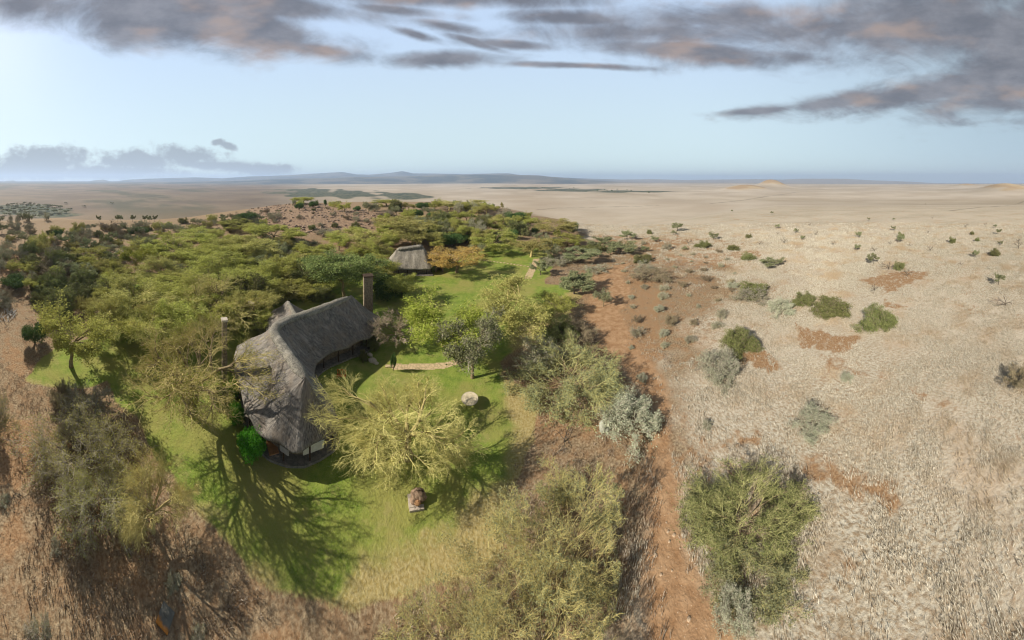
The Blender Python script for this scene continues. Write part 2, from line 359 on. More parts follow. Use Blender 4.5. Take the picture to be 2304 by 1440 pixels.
leftc = t.mix(t.ss(nf, .35, .65), (.17, .13, .095), (.235, .18, .125))
leftc = t.mix(t.m('MULTIPLY', t.ss(t.noise(t.scalev(p, (.5, 1, 1)), .0022, 6, .6), .5, .62), .8), leftc, (.10, .10, .065))
farc = t.mix(t.attr('leftp'), farc, leftc)  # left plain is darker: grey of a cloud shadow painted into its colour
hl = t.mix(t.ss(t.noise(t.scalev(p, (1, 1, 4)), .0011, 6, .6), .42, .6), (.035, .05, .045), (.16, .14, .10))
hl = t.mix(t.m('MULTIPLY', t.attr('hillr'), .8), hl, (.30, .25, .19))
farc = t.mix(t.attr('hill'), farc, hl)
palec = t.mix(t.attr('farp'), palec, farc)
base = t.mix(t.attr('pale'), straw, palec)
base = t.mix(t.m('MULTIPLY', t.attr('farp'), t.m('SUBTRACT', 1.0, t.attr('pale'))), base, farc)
base = t.mix(t.m('MULTIPLY', t.attr('trk'), .6), base, (.20, .17, .12))
base = t.mix(t.attr('knoll'), base, t.mix(t.ss(nf, .4, .6), (.36, .25, .14), (.46, .35, .21)))
base = t.mix(t.attr('wood'), base, t.mix(t.ss(t.noise(p, .05, 4, .6), .4, .6), (.045, .065, .035), (.15, .145, .09)))
soilc = t.mix(fine, (.26, .145, .070), (.45, .295, .165))
soilm = t.ss(t.m('ADD', t.attr('soil'), t.m('MULTIPLY', t.m('SUBTRACT', n2, .5), 1.9)), .30, .85)
base = t.mix(soilm, base, soilc)
roadc = t.mix(t.ss(n2, .3, .7), (.32, .18, .088), (.48, .305, .17))
roadc = t.mix(t.ss(t.noise(p, 7, 2, .5), .66, .72), roadc, (.62, .48, .34))
base = t.mix(t.attr('road'), base, roadc)
stonec = t.mix(t.ss(t.noise(p, .9, 6, .7), .38, .62), (.15, .10, .07), (.44, .30, .19))
base = t.mix(t.attr('stony'), base, stonec)
green = t.mix(t.ss(n2, .3, .7), (.125, .215, .022), (.26, .325, .052))
green = t.mix(t.ss(n1, .42, .62), green, (.30, .285, .075))
green = t.mix(t.m('MULTIPLY', t.ss(t.noise(p, 6.5, 3, .6), .4, .65), .5), green, (.30, .31, .10))
green = t.mix(t.m('MULTIPLY', t.ss(t.noise(p, .33, 6, .7), .54, .68), .55), green, (.36, .31, .12))
dryg = t.mix(fine, (.33, .25, .085), (.50, .41, .20))
dm = t.ss(t.m('ADD', t.attr('dry'), t.m('MULTIPLY', t.m('SUBTRACT', n2, .5), .8)), .25, .95)
green = t.mix(dm, green, dryg)
base = t.mix(t.ss(t.m('ADD', t.attr('lawn'), t.m('MULTIPLY', t.m('SUBTRACT', n3, .5), .7)), .3, .7), base, green)
t.l.new(base, b.inputs['Base Color'])
bump(t, b, t.m('ADD', t.m('MULTIPLY', n3, .5), n2), .6, .35)

PAVE, t, b = newmat('crazy_paving'); p = pos(t)
vo = t.n.new('ShaderNodeTexVoronoi'); vo.feature = 'DISTANCE_TO_EDGE'; vo.inputs['Scale'].default_value = 1.5; t.l.new(p, vo.inputs['Vector'])
c = t.mix(t.noise(p, 1.2, 4), (.53, .38, .21), (.68, .53, .34)); c = t.mix(t.ss(vo.outputs['Distance'], .02, .07), (.30, .24, .12), c)
t.l.new(c, b.inputs['Base Color']); bump(t, b, t.noise(p, 5, 4), .3, .05)

def simple(name, c0, c1, scale=3, rough=.9, streak=None, bmp=.3):
    m, t, b = newmat(name); q = ocoord(t)
    v = q if streak is None else t.scalev(q, streak)
    nz = t.noise(v, scale, 5, .65); t.l.new(t.mix(t.ss(nz, .3, .7), c0, c1), b.inputs['Base Color'])
    b.inputs['Roughness'].default_value = rough; bump(t, b, nz, bmp, .06); return m
def foliage(name, c0, c1, scale=1.1, transl=0.0):
    m, t, b = newmat(name); q = ocoord(t)
    oi = t.n.new('ShaderNodeObjectInfo')
    geo = t.n.new('ShaderNodeNewGeometry')
    nz = t.ss(t.noise(pos(t), scale, 3, .6), .3, .7)
    c = t.mix(nz, c0, c1)
    c = t.mix(t.m('MULTIPLY', geo.outputs['Random Per Island'], .5), c, tuple(min(1, a*1.35) for a in c1))
    hs = t.n.new('ShaderNodeHueSaturation'); t.l.new(c, hs.inputs['Color'])
    t.l.new(t.m('ADD', .487, t.m('MULTIPLY', oi.outputs['Random'], .026)), hs.inputs['Hue'])
    t.l.new(t.m('ADD', .82, t.m('MULTIPLY', oi.outputs['Random'], .36)), hs.inputs['Value'])
    t.l.new(hs.outputs[0], b.inputs['Base Color'])
    if transl:
        tr = t.n.new('ShaderNodeBsdfTranslucent'); t.l.new(hs.outputs[0], tr.inputs[0]); mx = t.n.new('ShaderNodeMixShader')
        mx.inputs[0].default_value = transl; t.l.new(b.outputs[0], mx.inputs[1]); t.l.new(tr.outputs[0], mx.inputs[2])
        t.l.new(mx.outputs[0], t.n['Material Output'].inputs['Surface'])
    return m
BARK = simple('acacia_bark', (.16, .12, .07), (.34, .27, .15), 6)
BARKY = simple('yellow_bark', (.34, .27, .11), (.55, .45, .20), 6)
BARKD = simple('dark_bark', (.07, .055, .04), (.16, .13, .10), 6)
TW_Y = foliage('yellow_twigs', (.40, .35, .12), (.62, .54, .21))
TW_O = foliage('olive_twigs', (.30, .28, .11), (.46, .42, .17))
TW_G = foliage('grey_twigs', (.27, .235, .175), (.46, .41, .32))
TW_B = foliage('brown_twigs', (.17, .125, .085), (.32, .25, .175))
TW_L = foliage('green_twigs', (.25, .24, .095), (.42, .395, .17))
TW_P = foliage('pinkish_twigs', (.42, .32, .23), (.62, .50, .38))
LF_Y = foliage('yellow_green_leaves', (.27, .265, .075), (.45, .42, .14), transl=.25)
LF_F = foliage('bush_leaves', (.105, .125, .038), (.225, .235, .085), transl=.15)
LF_O = foliage('olive_leaves', (.27, .295, .065), (.50, .50, .135), transl=.45)
LF_M = foliage('soft_grey_olive_leaves', (.25, .245, .105), (.42, .395, .17), transl=.25)
LF_G = foliage('fresh_leaves', (.19, .235, .030), (.37, .385, .07), transl=.25)
LF_D = foliage('dark_leaves', (.040, .090, .028), (.12, .19, .055), transl=.12)
LF_S = foliage('grey_green_leaves', (.15, .17, .085), (.29, .30, .15), transl=.15)
LF_W = foliage('silvery_leaves', (.25, .27, .17), (.42, .42, .29), transl=.1)
LF_K = foliage('mid_green_leaves', (.115, .155, .050), (.27, .31, .10), transl=.25)
LF_H = foliage('hedge_leaves', (.050, .17, .012), (.13, .33, .03), transl=.15)
LF_R = foliage('orange_leaves', (.40, .27, .075), (.55, .37, .11), transl=.2)
LF_B = foliage('brown_leaves', (.19, .155, .085), (.33, .28, .16))
THATCH = None
def make_thatch(name, a, bc, cc, flow=True):
    m, t, b = newmat(name); p = pos(t)
    fa = t.n.new('ShaderNodeAttribute'); fa.attribute_name = 'flow'
    n1 = t.noise(t.scalev(fa.outputs['Vector'], (6.0, .8, 1)), 1.7, 6, .75) if flow else t.noise(t.scalev(p, (1, 1, .25)), 7, 5, .7)
    pch = t.noise(t.scalev(fa.outputs['Vector'] if flow else p, (1, .35, 1)), .8, 5, .65); n2 = t.noise(p, .55, 5, .6); n3 = t.noise(p, 2.2, 5, .65)
    c = t.mix(t.ss(n1, .38, .62), a, bc); c = t.mix(t.m('MULTIPLY', t.ss(pch, .50, .64), .5), c, tuple(min(1, x*1.35) for x in bc)); c = t.mix(t.m('MULTIPLY', t.ss(n2, .45, .65), .6), c, cc)
    c = t.mix(t.m('MULTIPLY', t.ss(n3, .52, .68), .5), c, tuple(x*.55 for x in a)); t.l.new(c, b.inputs['Base Color'])
    bump(t, b, t.m('ADD', n1, t.m('MULTIPLY', n3, .35)), .55, .2); return m
THATCH = make_thatch('grey_thatch', (.085, .080, .075), (.33, .295, .25), (.25, .20, .15))
THATCH2 = make_thatch('tan_thatch', (.17, .15, .12), (.38, .34, .275), (.29, .26, .20))
RIDGEM = make_thatch('ridge_thatch', (.105, .10, .085), (.36, .33, .27), (.27, .24, .18), False)
STONE = simple('stone_masonry', (.13, .10, .07), (.34, .27, .19), 3.5, bmp=.8)
STONEP = simple('pale_stone', (.44, .37, .29), (.62, .54, .44), 4)
STONET = simple('terrace_stone', (.15, .135, .115), (.28, .25, .20), 2)
WOODR = simple('red_brown_wood', (.17, .055, .022), (.33, .12, .045), 3, .6, (1, 1, .15))
WOODD = simple('dark_wood', (.045, .028, .018), (.10, .065, .04), 4, .7)
GLASSD = simple('dark_window_glass', (.012, .012, .013), (.03, .028, .026), 1, .15, bmp=0)
CREAM = simple('cream_canvas', (.60, .57, .49), (.72, .68, .60), 2)
WHITEB = simple('bluish_white_canvas', (.62, .68, .80), (.75, .80, .90), 2)
GREYC = simple('grey_canvas', (.33, .31, .29), (.43, .40, .37), 2)
TABLE = simple('weathered_beige_top', (.58, .48, .31), (.74, .64, .45), 2.5)
METAL = simple('dull_metal', (.10, .10, .10), (.2, .2, .2), 3, .5)
TRACKST = simple('track_stone', (.42, .30, .19), (.60, .46, .32), 4)
ROCKM = simple('brown_rock', (.16, .105, .07), (.40, .28, .19), 3, bmp=.7)
FLOORO = simple('orange_floor', (.42, .19, .07), (.55, .28, .12), 2)
ORANGE = simple('orange_red_wood', (.46, .10, .02), (.62, .17, .04), 4)

LAWN_W, ROAD_W = build_ground()
exec_mark = True

# ------------------------------------------------------------------ plants
def unit(v): return v/(np.linalg.norm(v, axis=-1, keepdims=True)+1e-9)
def tubes(pts, rad, s):
    """pts (n,k,3), rad (n,k) -> open s-sided tubes"""
    n, k, _ = pts.shape
    if n == 0: return np.zeros((0, 3)), np.zeros((0, 4), int)
    d = unit(pts[:, -1]-pts[:, 0]); ref = np.where(np.abs(d[:, 2:3]) > .9, np.array([[1., 0, 0]]), np.array([[0, 0, 1.]]))
    a = unit(np.cross(d, ref)); bb = np.cross(d, a)
    th = np.arange(s)*2*np.pi/s
    off = a[:, None, None, :]*np.cos(th)[None, None, :, None]+bb[:, None, None, :]*np.sin(th)[None, None, :, None]
    V = pts[:, :, None, :]+off*rad[:, :, None, None]
    idx = np.arange(n*k*s).reshape(n, k, s); nx = np.roll(idx, -1, 2)
    Q = np.stack([idx[:, :-1], nx[:, :-1], nx[:, 1:], idx[:, 1:]], -1).reshape(-1, 4)
    return V.reshape(-1, 3), Q
def spikes(p0, p1, r):
    """three-sided tapering twigs"""
    n = len(p0); d = unit(p1-p0); ref = np.where(np.abs(d[:, 2:3]) > .9, np.array([[1., 0, 0]]), np.array([[0, 0, 1.]]))
    a = unit(np.cross(d, ref)); bb = np.cross(d, a); th = np.arange(3)*2*np.pi/3
    ring = p0[:, None]+(a[:, None]*np.cos(th)[None, :, None]+bb[:, None]*np.sin(th)[None, :, None])*r[:, None, None]
    V = np.concatenate([ring, p1[:, None]], 1).reshape(-1, 3); b = np.arange(n)[:, None]*4
    T = np.concatenate([b+np.array([[i, (i+1) % 3, 3]]) for i in range(3)], 1).reshape(-1, 3)
    return V, T
def leaves(rg, c, size, flat=1.0):
    n = len(c); u = unit(rg.normal(size=(n, 3))*[1, 1, flat]); v = unit(np.cross(u, rg.normal(size=(n, 3))))
    s = size*rg.uniform(.6, 1.4, (n, 1))
    V = np.stack([c-u*s*.5-v*s*.28, c+u*s*.6, c-u*s*.5+v*s*.30, c-u*s*.95], 1).reshape(-1, 3)
    b = np.arange(n)[:, None]*4
    return V, (b+np.array([[0, 1, 2, 3]]))
def grow(seed, trunk, r0, stems, inc, l0, levels, leaf=0, lsize=.12, lspread=.25, lflat=.6, tw=.02, jit=.25, bend=.0, mats=None, solid=2, limb_r=None):
    """trunk height, base radius, number of limbs, their angle from vertical, their length, then levels of
    (children, length ratio, angle, flatten)"""
    rg = np.random.default_rng(seed)
    wv, wf = [], []; nv = 0
    def add(V, Q):
        nonlocal nv
        wv.append(V); wf.append(Q+nv); nv += len(V)
    lean = rg.normal(size=3)*[.06, .06, 0]
    top = np.array([0, 0, trunk])+lean*trunk
    if trunk > .3:
        k = 5; tt = np.linspace(0, 1, k)[:, None]; pts = tt*top+rg.normal(size=(k, 3))*trunk*.02*np.array([1, 1, 0]); pts[0] = 0; pts[-1] = top
        rad = r0*(1.25-.45*tt[:, 0]); rad[0] *= 1.35
        pts[0, 2] = -.4
        add(*tubes(pts[None], rad[None], 8))
    aa = np.arange(stems)*2*np.pi/stems+rg.uniform(-.4, .4, stems)+rg.uniform(0, 6)
    ii = np.radians(inc)*rg.uniform(.55, 1.3, stems)
    D = np.stack([np.sin(ii)*np.cos(aa), np.sin(ii)*np.sin(aa), np.cos(ii)], 1)
    P0 = np.repeat(top[None], stems, 0)*np.where(trunk > .3, 1, 0)+rg.normal(size=(stems, 3))*[r0, r0, 0]*(.3 if trunk > .3 else 2.0)
    P0[:, 2] = np.where(trunk > .3, P0[:, 2]-.1, -.15)
    Ln = l0*rg.uniform(.75, 1.2, stems); Rd = np.full(stems, (limb_r or r0*.62))
    tv, tf = [], []; tn = 0; ctr = None
    allL = [None]+list(levels)
    for li, lev in enumerate(allL):
        if lev is not None:
            c, ratio, ang, flat = lev; n = len(P0)
            t_ = (np.arange(c)[None]+rg.uniform(0, 1, (n, c)))/c; t_ = .28+.74*t_; t_ = np.clip(t_, 0, 1)
            kk = pts.shape[1]-1; f = t_*kk; i0 = np.clip(f.astype(int), 0, kk-1); fr = (f-i0)[..., None]
            rr = np.arange(n)[:, None]
            pos_ = pts[rr, i0]*(1-fr)+pts[rr, i0+1]*fr; dl = unit(pts[rr, i0+1]-pts[rr, i0])
            perp = unit(np.cross(dl, rg.normal(size=(n, c, 3))))
            an = np.radians(ang)*rg.uniform(.6, 1.35, (n, c, 1))
            d_ = dl*np.cos(an)+perp*np.sin(an); d_[..., 2] = d_[..., 2]*flat+.04
            out = pos_*np.array([1, 1, 0]); d_ = unit(d_)+unit(out)*.12
            P0 = pos_.reshape(-1, 3); D = unit(d_).reshape(-1, 3)
            Ln = (Ln[:, None]*ratio*rg.uniform(.6, 1.25, (n, c))*(1.15-.35*t_)).ravel()
            Rd = (rad[rr, i0]*.52).ravel()
        last = li == len(allL)-1
        n = len(P0)
        if last and li >= 1:
            p1 = P0+D*Ln[:, None]+rg.normal(size=(n, 3))*Ln[:, None]*.08
            V, T = spikes(P0, p1, np.full(n, tw)); tv.append(V); tf.append((T+tn)); tn += len(V)
            ctr = (P0, p1); break
        k = 4; pts = np.zeros((n, k, 3)); pts[:, 0] = P0; d = D.copy()
        for j in range(1, k):
            pts[:, j] = pts[:, j-1]+d*(Ln/(k-1))[:, None]
            d = unit(d+rg.normal(size=(n, 3))*jit+np.array([0, 0, bend]))
        rad = np.maximum(Rd[:, None]*np.linspace(1, .5, k)[None], tw*.9)
        if li < solid: add(*tubes(pts, rad, 6 if li == 0 else 4))
        else:
            V, Q = tubes(pts, rad, 3); tv.append(V); tf.append(Q+tn); tn += len(V)
    quads = [f for f in tf if f.shape[1] == 4]; tris = [f for f in tf if f.shape[1] == 3]
    lv = None
    if leaf:
        p0, p1 = ctr; t_ = rg.uniform(.1, 1.1, (len(p0), leaf, 1))
        c_ = (p0[:, None]*(1-t_)+p1[:, None]*t_+rg.normal(size=(len(p0), leaf, 3))*lspread*[1, 1, .5]).reshape(-1, 3)
        LV, LQ = leaves(rg, c_, lsize, lflat)
    tv = np.concatenate(tv); nq = sum(len(f) for f in quads); ntr = sum(len(f) for f in tris)
    R95 = np.percentile(np.hypot(tv[:, 0], tv[:, 1]), 93); Hh = np.percentile(tv[:, 2], 99.5)
    Fs = []; mi = []
    if nq: Fs.append(np.concatenate(quads)); mi.append(np.zeros(nq, int))
    if leaf: Fs.append(LQ+len(tv)); mi.append(np.ones(len(LQ), int)); tv = np.concatenate([tv, LV])
    if ntr: Fs.append(np.concatenate(tris)); mi.append(np.zeros(ntr, int))
    crown = mesh_np('crown', tv, Fs, [mats[1], mats[2]] if leaf else [mats[1]], np.concatenate(mi))
    wvv = np.concatenate(wv) if wv else None
    trunk_me = mesh_np('trunk', wvv, [np.concatenate(wf)], mats[0], smooth=True) if wv else None
    return dict(trunk=trunk_me, crown=crown, r=float(R95), h=float(Hh))
def blobtree(seed, trunk, r0, lobes, nleaf, lsize, mats, rx=1, rz=.8):
    """dense leafy crown made of many leaf faces spread over and inside uneven lobes"""
    rg = np.random.default_rng(seed); cs = []; lv = []
    for i in range(lobes):
        a = rg.uniform(0, 6.28); rr = rg.uniform(.15, .62)*rx; z = rg.uniform(.35, .85)*rz if i else .6*rz
        cs.append((rr*math.cos(a), rr*math.sin(a), trunk+z, rg.uniform(.26, .46)))
    pts = []
    for cx, cy, cz, r in cs:
        n = nleaf//lobes; u = unit(rg.normal(size=(n, 3))); k = r*(1-.55*rg.uniform(0, 1, (n, 1))**2.2)
        k = k*(1+.25*np.sin(u[:, :1]*7+cx*9)*np.sin(u[:, 1:2]*6+cz*8))
        pts.append(np.array([cx, cy, cz])+u*k*[1, 1, .8])
    pts = np.concatenate(pts); pts = pts[pts[:, 2] > .04]
    LV, LQ = leaves(rg, pts, lsize, 1)
    # a few twigs that poke out
    n = 260; q = pts[rg.integers(0, len(pts), n)]; c0 = np.array([0, 0, trunk+.3]); V, T = spikes(q*.75+c0*.25, q*1.06-c0*.06, np.full(n, .006))
    me = mesh_np('crown', np.concatenate([LV, V]), [LQ, T+len(LV)], [mats[1], mats[2]], np.concatenate([np.zeros(len(LQ), int), np.ones(len(T), int)]))
    m = MB(); top = (0, 0, trunk+.25); m.tube((0, 0, -.08), (0, 0, trunk*.6+.05), r0*1.3, r0, 8)
    for cx, cy, cz, r in cs[:6]: m.tube((0, 0, trunk*.55), (cx*.8, cy*.8, cz), r0*.7, r0*.2, 5)
    me2 = bpy.data.meshes.new('trunk'); me2.from_pydata(m.v, [], m.f); me2.materials.append(mats[0])
    return dict(trunk=me2, crown=me, r=float(np.percentile(np.hypot(pts[:, 0], pts[:, 1]), 96)), h=float(pts[:, 2].max()))

PROTO = {
 # big yellow-twigged, nearly leafless fever trees
 'yellow': [grow(11+i, 2.4, .22, 8, 58, 3.9, [(7, .66, 42, .7), (7, .62, 44, .75), (6, .60, 46, .8), (7, .66, 46, .9)], tw=.0075, jit=.22, bend=.04, leaf=1, lsize=.06, lspread=.12, limb_r=.15, mats=(BARKY, TW_Y, LF_Y)) for i in range(2)],
 'soft': [grow(15+i, 2.6, .30, 7, 54, 3.9, [(7, .66, 42, .7), (7, .62, 44, .75), (6, .60, 46, .8), (5, .66, 46, .9)], tw=.0075, jit=.22, bend=.04, leaf=1, lsize=.07, lspread=.14, limb_r=.19, mats=(BARK, TW_Y, LF_G)) for i in range(2)],
 # layered feathery acacias with small olive leaves
 'olive': [grow(31+i, 2.6, .22, 6, 52, 3.8, [(6, .64, 44, .45), (7, .60, 48, .42), (7, .60, 48, .5)], leaf=9, lsize=.17, lspread=.26, lflat=.28, tw=.022, jit=.16, bend=-.02, limb_r=.10, mats=(BARK, TW_O, LF_O)) for i in range(4)],
 'fresh': [grow(51+i, 2.4, .18, 7, 42, 3.5, [(6, .64, 42, .7), (6, .60, 44, .65), (7, .58, 45, .7)], leaf=11, lsize=.15, lspread=.28, lflat=.4, tw=.016, jit=.18, bend=.03, limb_r=.08, mats=(BARKY, TW_Y, LF_G)) for i in range(2)],
 'straw': [grow(61+i, 2.6, .20, 6, 48, 3.7, [(6, .64, 44, .55), (7, .60, 46, .55), (8, .58, 48, .6)], leaf=7, lsize=.14, lspread=.24, lflat=.4, tw=.018, jit=.18, bend=.03, limb_r=.09, mats=(BARKY, TW_Y, LF_Y)) for i in range(3)],
 'orange': [grow(71, 3.0, .20, 6, 34, 4.0, [(6, .60, 42, .6), (6, .58, 44, .5), (7, .58, 46, .5)], leaf=8, lsize=.16, lspread=.24, lflat=.4, tw=.02, jit=.15, bend=.04, limb_r=.08, mats=(BARK, TW_O, LF_R))],
 'umbrella': [grow(81+i, 2.0, .14, 5, 55, 2.6, [(6, .62, 38, .25), (6, .60, 46, .22), (6, .6, 46, .25)], leaf=10, lsize=.17, lspread=.2, lflat=.3, tw=.02, jit=.10, bend=.03, limb_r=.07, mats=(BARKD, TW_B, LF_S)) for i in range(2)],
 'greytree': [grow(91+i, 2.0, .16, 6, 48, 3.0, [(6, .64, 44, .6), (6, .60, 46, .7), (8, .58, 46, .8)], leaf=5, lsize=.14, lspread=.2, tw=.018, jit=.2, limb_r=.08, mats=(BARK, TW_G, LF_S)) for i in range(2)],
 'pink': [grow(101, 1.4, .18, 6, 44, 3.0, [(6, .64, 44, .7), (8, .60, 46, .8), (9, .58, 46, .9)], tw=.018, jit=.22, limb_r=.08, mats=(BARK, TW_P, LF_S), leaf=1, lsize=.12, lspread=.1)],
 # wide thorn thickets with thousands of fine twigs
 'bigolive': [grow(201+i, .1, .09, 20, 56, 3.6, [(7, .55, 44, .95), (7, .55, 44, 1), (9, .55, 46, 1)], tw=.009, jit=.28, bend=-.05, leaf=2, lsize=.085, lspread=.10, limb_r=.05, mats=(BARK, TW_O, LF_S), solid=1) for i in range(2)],
 'biggrey': [grow(211+i, .1, .09, 22, 54, 3.6, [(7, .55, 44, .95), (7, .55, 44, 1), (9, .55, 46, 1)], tw=.009, jit=.30, bend=-.05, leaf=2, lsize=.08, lspread=.12, limb_r=.05, mats=(BARK, TW_G, LF_Y), solid=1) for i in range(3)],
 'biggreen': [grow(221, .1, .09, 22, 58, 3.4, [(7, .55, 44, .95), (7, .55, 42, 1), (9, .60, 42, 1)], tw=.009, jit=.22, bend=-.03, leaf=2, lsize=.085, lspread=.09, limb_r=.05, mats=(BARK, TW_L, LF_F), solid=1)],
 'bigyellow': [grow(231+i, .1, .09, 12, 58, 4.2, [(6, .60, 42, .9), (7, .57, 44, 1), (6, .58, 46, 1), (7, .62, 46, 1)], tw=.0065, jit=.22, bend=.0, leaf=1, lsize=.08, lspread=.10, limb_r=.04, mats=(BARKY, TW_Y, LF_S), solid=2) for i in range(2)],
 'sparseyellow': [grow(236+i, .1, .08, 16, 60, 4.4, [(5, .60, 42, .9), (5, .58, 44, 1), (6, .58, 46, 1), (6, .6, 46, 1)], tw=.007, jit=.22, leaf=1, lsize=.07, lspread=.10, limb_r=.035, mats=(BARKY, TW_Y, LF_S), solid=2) for i in range(2)],
 'lowscrub': [grow(241+i, .1, .05, 26, 66, 2.8, [(6, .55, 44, .8), (6, .55, 44, .8), (5, .55, 46, .9)], tw=.011, jit=.25, bend=-.03, leaf=4, lsize=.09, lspread=.12, limb_r=.025, mats=(BARK, TW_O, LF_S), solid=1) for i in range(2)],
 # shrubs growing from the ground
 'greybush': [grow(111+i, .1, .07, 13, 46, 2.4, [(7, .58, 42, .9), (7, .55, 44, 1), (7, .58, 46, 1)], tw=.013, jit=.25, bend=-.03, leaf=1, lsize=.09, lspread=.1, limb_r=.04, mats=(BARK, TW_G, LF_S), solid=1) for i in range(3)],
 'olivebush': [grow(121+i, .1, .07, 13, 46, 2.4, [(7, .58, 42, .9), (7, .55, 44, 1), (7, .58, 46, 1)], tw=.013, jit=.22, bend=-.03, leaf=3, lsize=.10, lspread=.09, limb_r=.04, mats=(BARK, TW_O, LF_Y), solid=1) for i in range(3)],
 'greenbush': [grow(131+i, .1, .07, 13, 50, 2.1, [(7, .58, 40, .9), (6, .55, 44, 1), (6, .6, 45, 1)], tw=.014, jit=.24, leaf=7, lsize=.10, lspread=.14, limb_r=.04, mats=(BARK, TW_B, LF_F), solid=1) for i in range(3)],
 'brownbush': [grow(141+i, .1, .07, 14, 36, 2.4, [(7, .60, 30, 1), (7, .55, 36, 1), (7, .6, 40, 1)], tw=.013, jit=.16, bend=.04, leaf=2, lsize=.09, lspread=.1, limb_r=.04, mats=(BARKD, TW_B, LF_B), solid=1) for i in range(2)],
 'silverbush': [grow(151+i, .1, .06, 13, 52, 2.1, [(7, .58, 42, .9), (7, .55, 44, 1), (6, .6, 45, 1)], tw=.013, jit=.24, leaf=3, lsize=.09, lspread=.12, limb_r=.03, mats=(BARK, TW_G, LF_W), solid=1) for i in range(2)],
 'dead': [grow(161+i, .8, .12, 4, 55, 2.0, [(4, .6, 42, .8), (4, .55, 45, .9)], tw=.025, jit=.35, mats=(BARKD, BARKD, BARKD), solid=1) for i in range(3)],
 'dark': [blobtree(171+i, .12, .05, 11, 11000, .045, (BARKD, LF_D, TW_B)) for i in range(3)],
 'hedge': [blobtree(181, .02, .03, 12, 16000, .045, (BARKD, LF_H, TW_B), 1, .75)],
 'broad': [grow(191, 4.0, .16, 8, 32, 4.6, [(7, .50, 44, 1), (6, .55, 50, 1), (6, .6, 50, 1)], leaf=14, lsize=.19, lspread=.32, lflat=1, tw=.015, jit=.15, bend=.0, limb_r=.07, mats=(BARK, TW_B, LF_K))],
}
for pr in PROTO['dark']+PROTO['hedge']: pass
CAT = {k: ('shrub' if 'bush' in k or k in ('hedge',) else 'tree') for k in PROTO}
NAME = dict(soft='fever_tree', sparseyellow='thorn_tree', bigolive='thorn_bush', biggrey='thorn_bush', biggreen='green_bush', bigyellow='thorn_tree', lowscrub='low_bush', yellow='fever_tree', olive='acacia_tree', fresh='acacia_tree', straw='acacia_tree', orange='acacia_tree', umbrella='acacia_tree', greytree='acacia_tree', pink='thorn_tree',
            greybush='thorn_bush', olivebush='thorn_bush', greenbush='green_bush', brownbush='thorn_bush', silverbush='silvery_bush', dead='dead_tree', dark='evergreen_bush', hedge='hedge_bush', broad='leafy_tree')
LOOK = dict(soft='twiggy grey-olive fever tree', yellow='nearly bare yellow-twigged fever tree', olive='feathery olive-green acacia', fresh='bright yellow-green acacia', straw='straw-yellow feathery acacia', orange='acacia with an orange-tipped crown',
            umbrella='small flat-topped acacia', greytree='grey-green thorny acacia', pink='bare pinkish-grey thorn tree', greybush='bare grey thorn bush', olivebush='olive twiggy thorn bush',
            greenbush='rounded green bush', brownbush='brown twiggy bush', silverbush='pale silvery bush', dead='dark leafless dead tree', dark='dense dark-green bush', hedge='clipped bright-green hedge bush', broad='tall leafy dark-green tree')
CAT['dark'] = 'bush'; CAT['bigolive'] = CAT['biggrey'] = CAT['biggreen'] = CAT['lowscrub'] = 'bush'
for k in ('greybush', 'olivebush', 'greenbush', 'brownbush', 'silverbush', 'hedge'): CAT[k] = 'bush'
PLANTS = []      # (object, kind, px, py, label or None, group)
uses = {}
def plant(kind, cx, cy, wpx, h, label=None, base=None, group=None, rot=None, lift=.55, depth=1.0):
    """stands a plant so that its crown centre is seen at bearing (cx, cy); wpx is its width there"""
    pr = PROTO[kind][(uses.get(kind, 0)) % len(PROTO[kind])]; uses[kind] = uses.get(kind, 0)+1
    if base: x, y, z = ray_ground(*base)
    else: x, y, z = ray_ground(cx, cy, h*lift)
    R = math.hypot(x, y); wm = wpx/F*R
    if h <= 0: h = wm*.5
    s = wm/2/pr['r']
    if depth != 1: rot = -math.atan2(x, y)
    o = empty(NAME[kind], (x, y, z-.02), rot if rot is not None else random.uniform(0, 6.28), (s, s*depth, h/pr['h']))
    if pr['trunk']: obj('trunk', pr['trunk'], o)
    obj('crown', pr['crown'], o)
    o['category'] = CAT[kind]
    PLANTS.append((o, kind, cx, cy, label, group)); return o

# --- the plants one can name, by bearing of the crown
plant('yellow', 918, 955, 325, 8.2, 'large yellow-twigged fever tree right in front of the lodge corner', depth=0.82)
plant('soft', 415, 775, 330, 12.0, 'broad twiggy fever tree with a forked trunk left of the lodge', base=(425, 925))
plant('bigyellow', 1275, 1160, 310, 6.0, 'sprawling yellow-green thorn tree beside the shaded dirt track', depth=0.76)
plant('sparseyellow', 1220, 1390, 480, 4.6, 'sprawling yellow-twigged thorn tree cut off by the bottom edge', depth=0.62)
plant('sparseyellow', 1010, 1440, 270, 2.6, 'low yellow-twigged thorn tree at the bottom edge on the straw lawn')
plant('olive', 155, 705, 165, 11.5, 'acacia with a slim curved trunk standing on the far left lawn', base=(160, 825))
plant('fresh', 1000, 690, 190, 9.5, 'bright green acacia standing alone on the lawn behind the path bend', base=(998, 778))
plant('straw', 1150, 690, 180, 10.5, 'tall sparse straw-yellow acacia right of the bright green acacia')
plant('olive', 1242, 690, 100, 5.5, 'dark flat-topped acacia at the right edge of the lawn')
plant('greytree', 1078, 755, 135, 10.5, 'grey-green acacia whose pale trunk stands at the end of the tan path', base=(1063, 850))
plant('pink', 890, 728, 115, 6.5, 'bare pinkish-grey thorn tree at the far right corner of the lodge roof', lift=.6)
plant('bigolive', 1285, 838, 250, 5.2, 'huge rounded olive thorn bush between the lawn and the dirt track', depth=0.85)
plant('greybush', 1210, 785, 110, 4.0, 'grey thorn bush at the back of the huge rounded olive bush')
plant('greenbush', 1265, 748, 80, 3.6, 'dark green bush between two thorn bushes at the lawn edge')
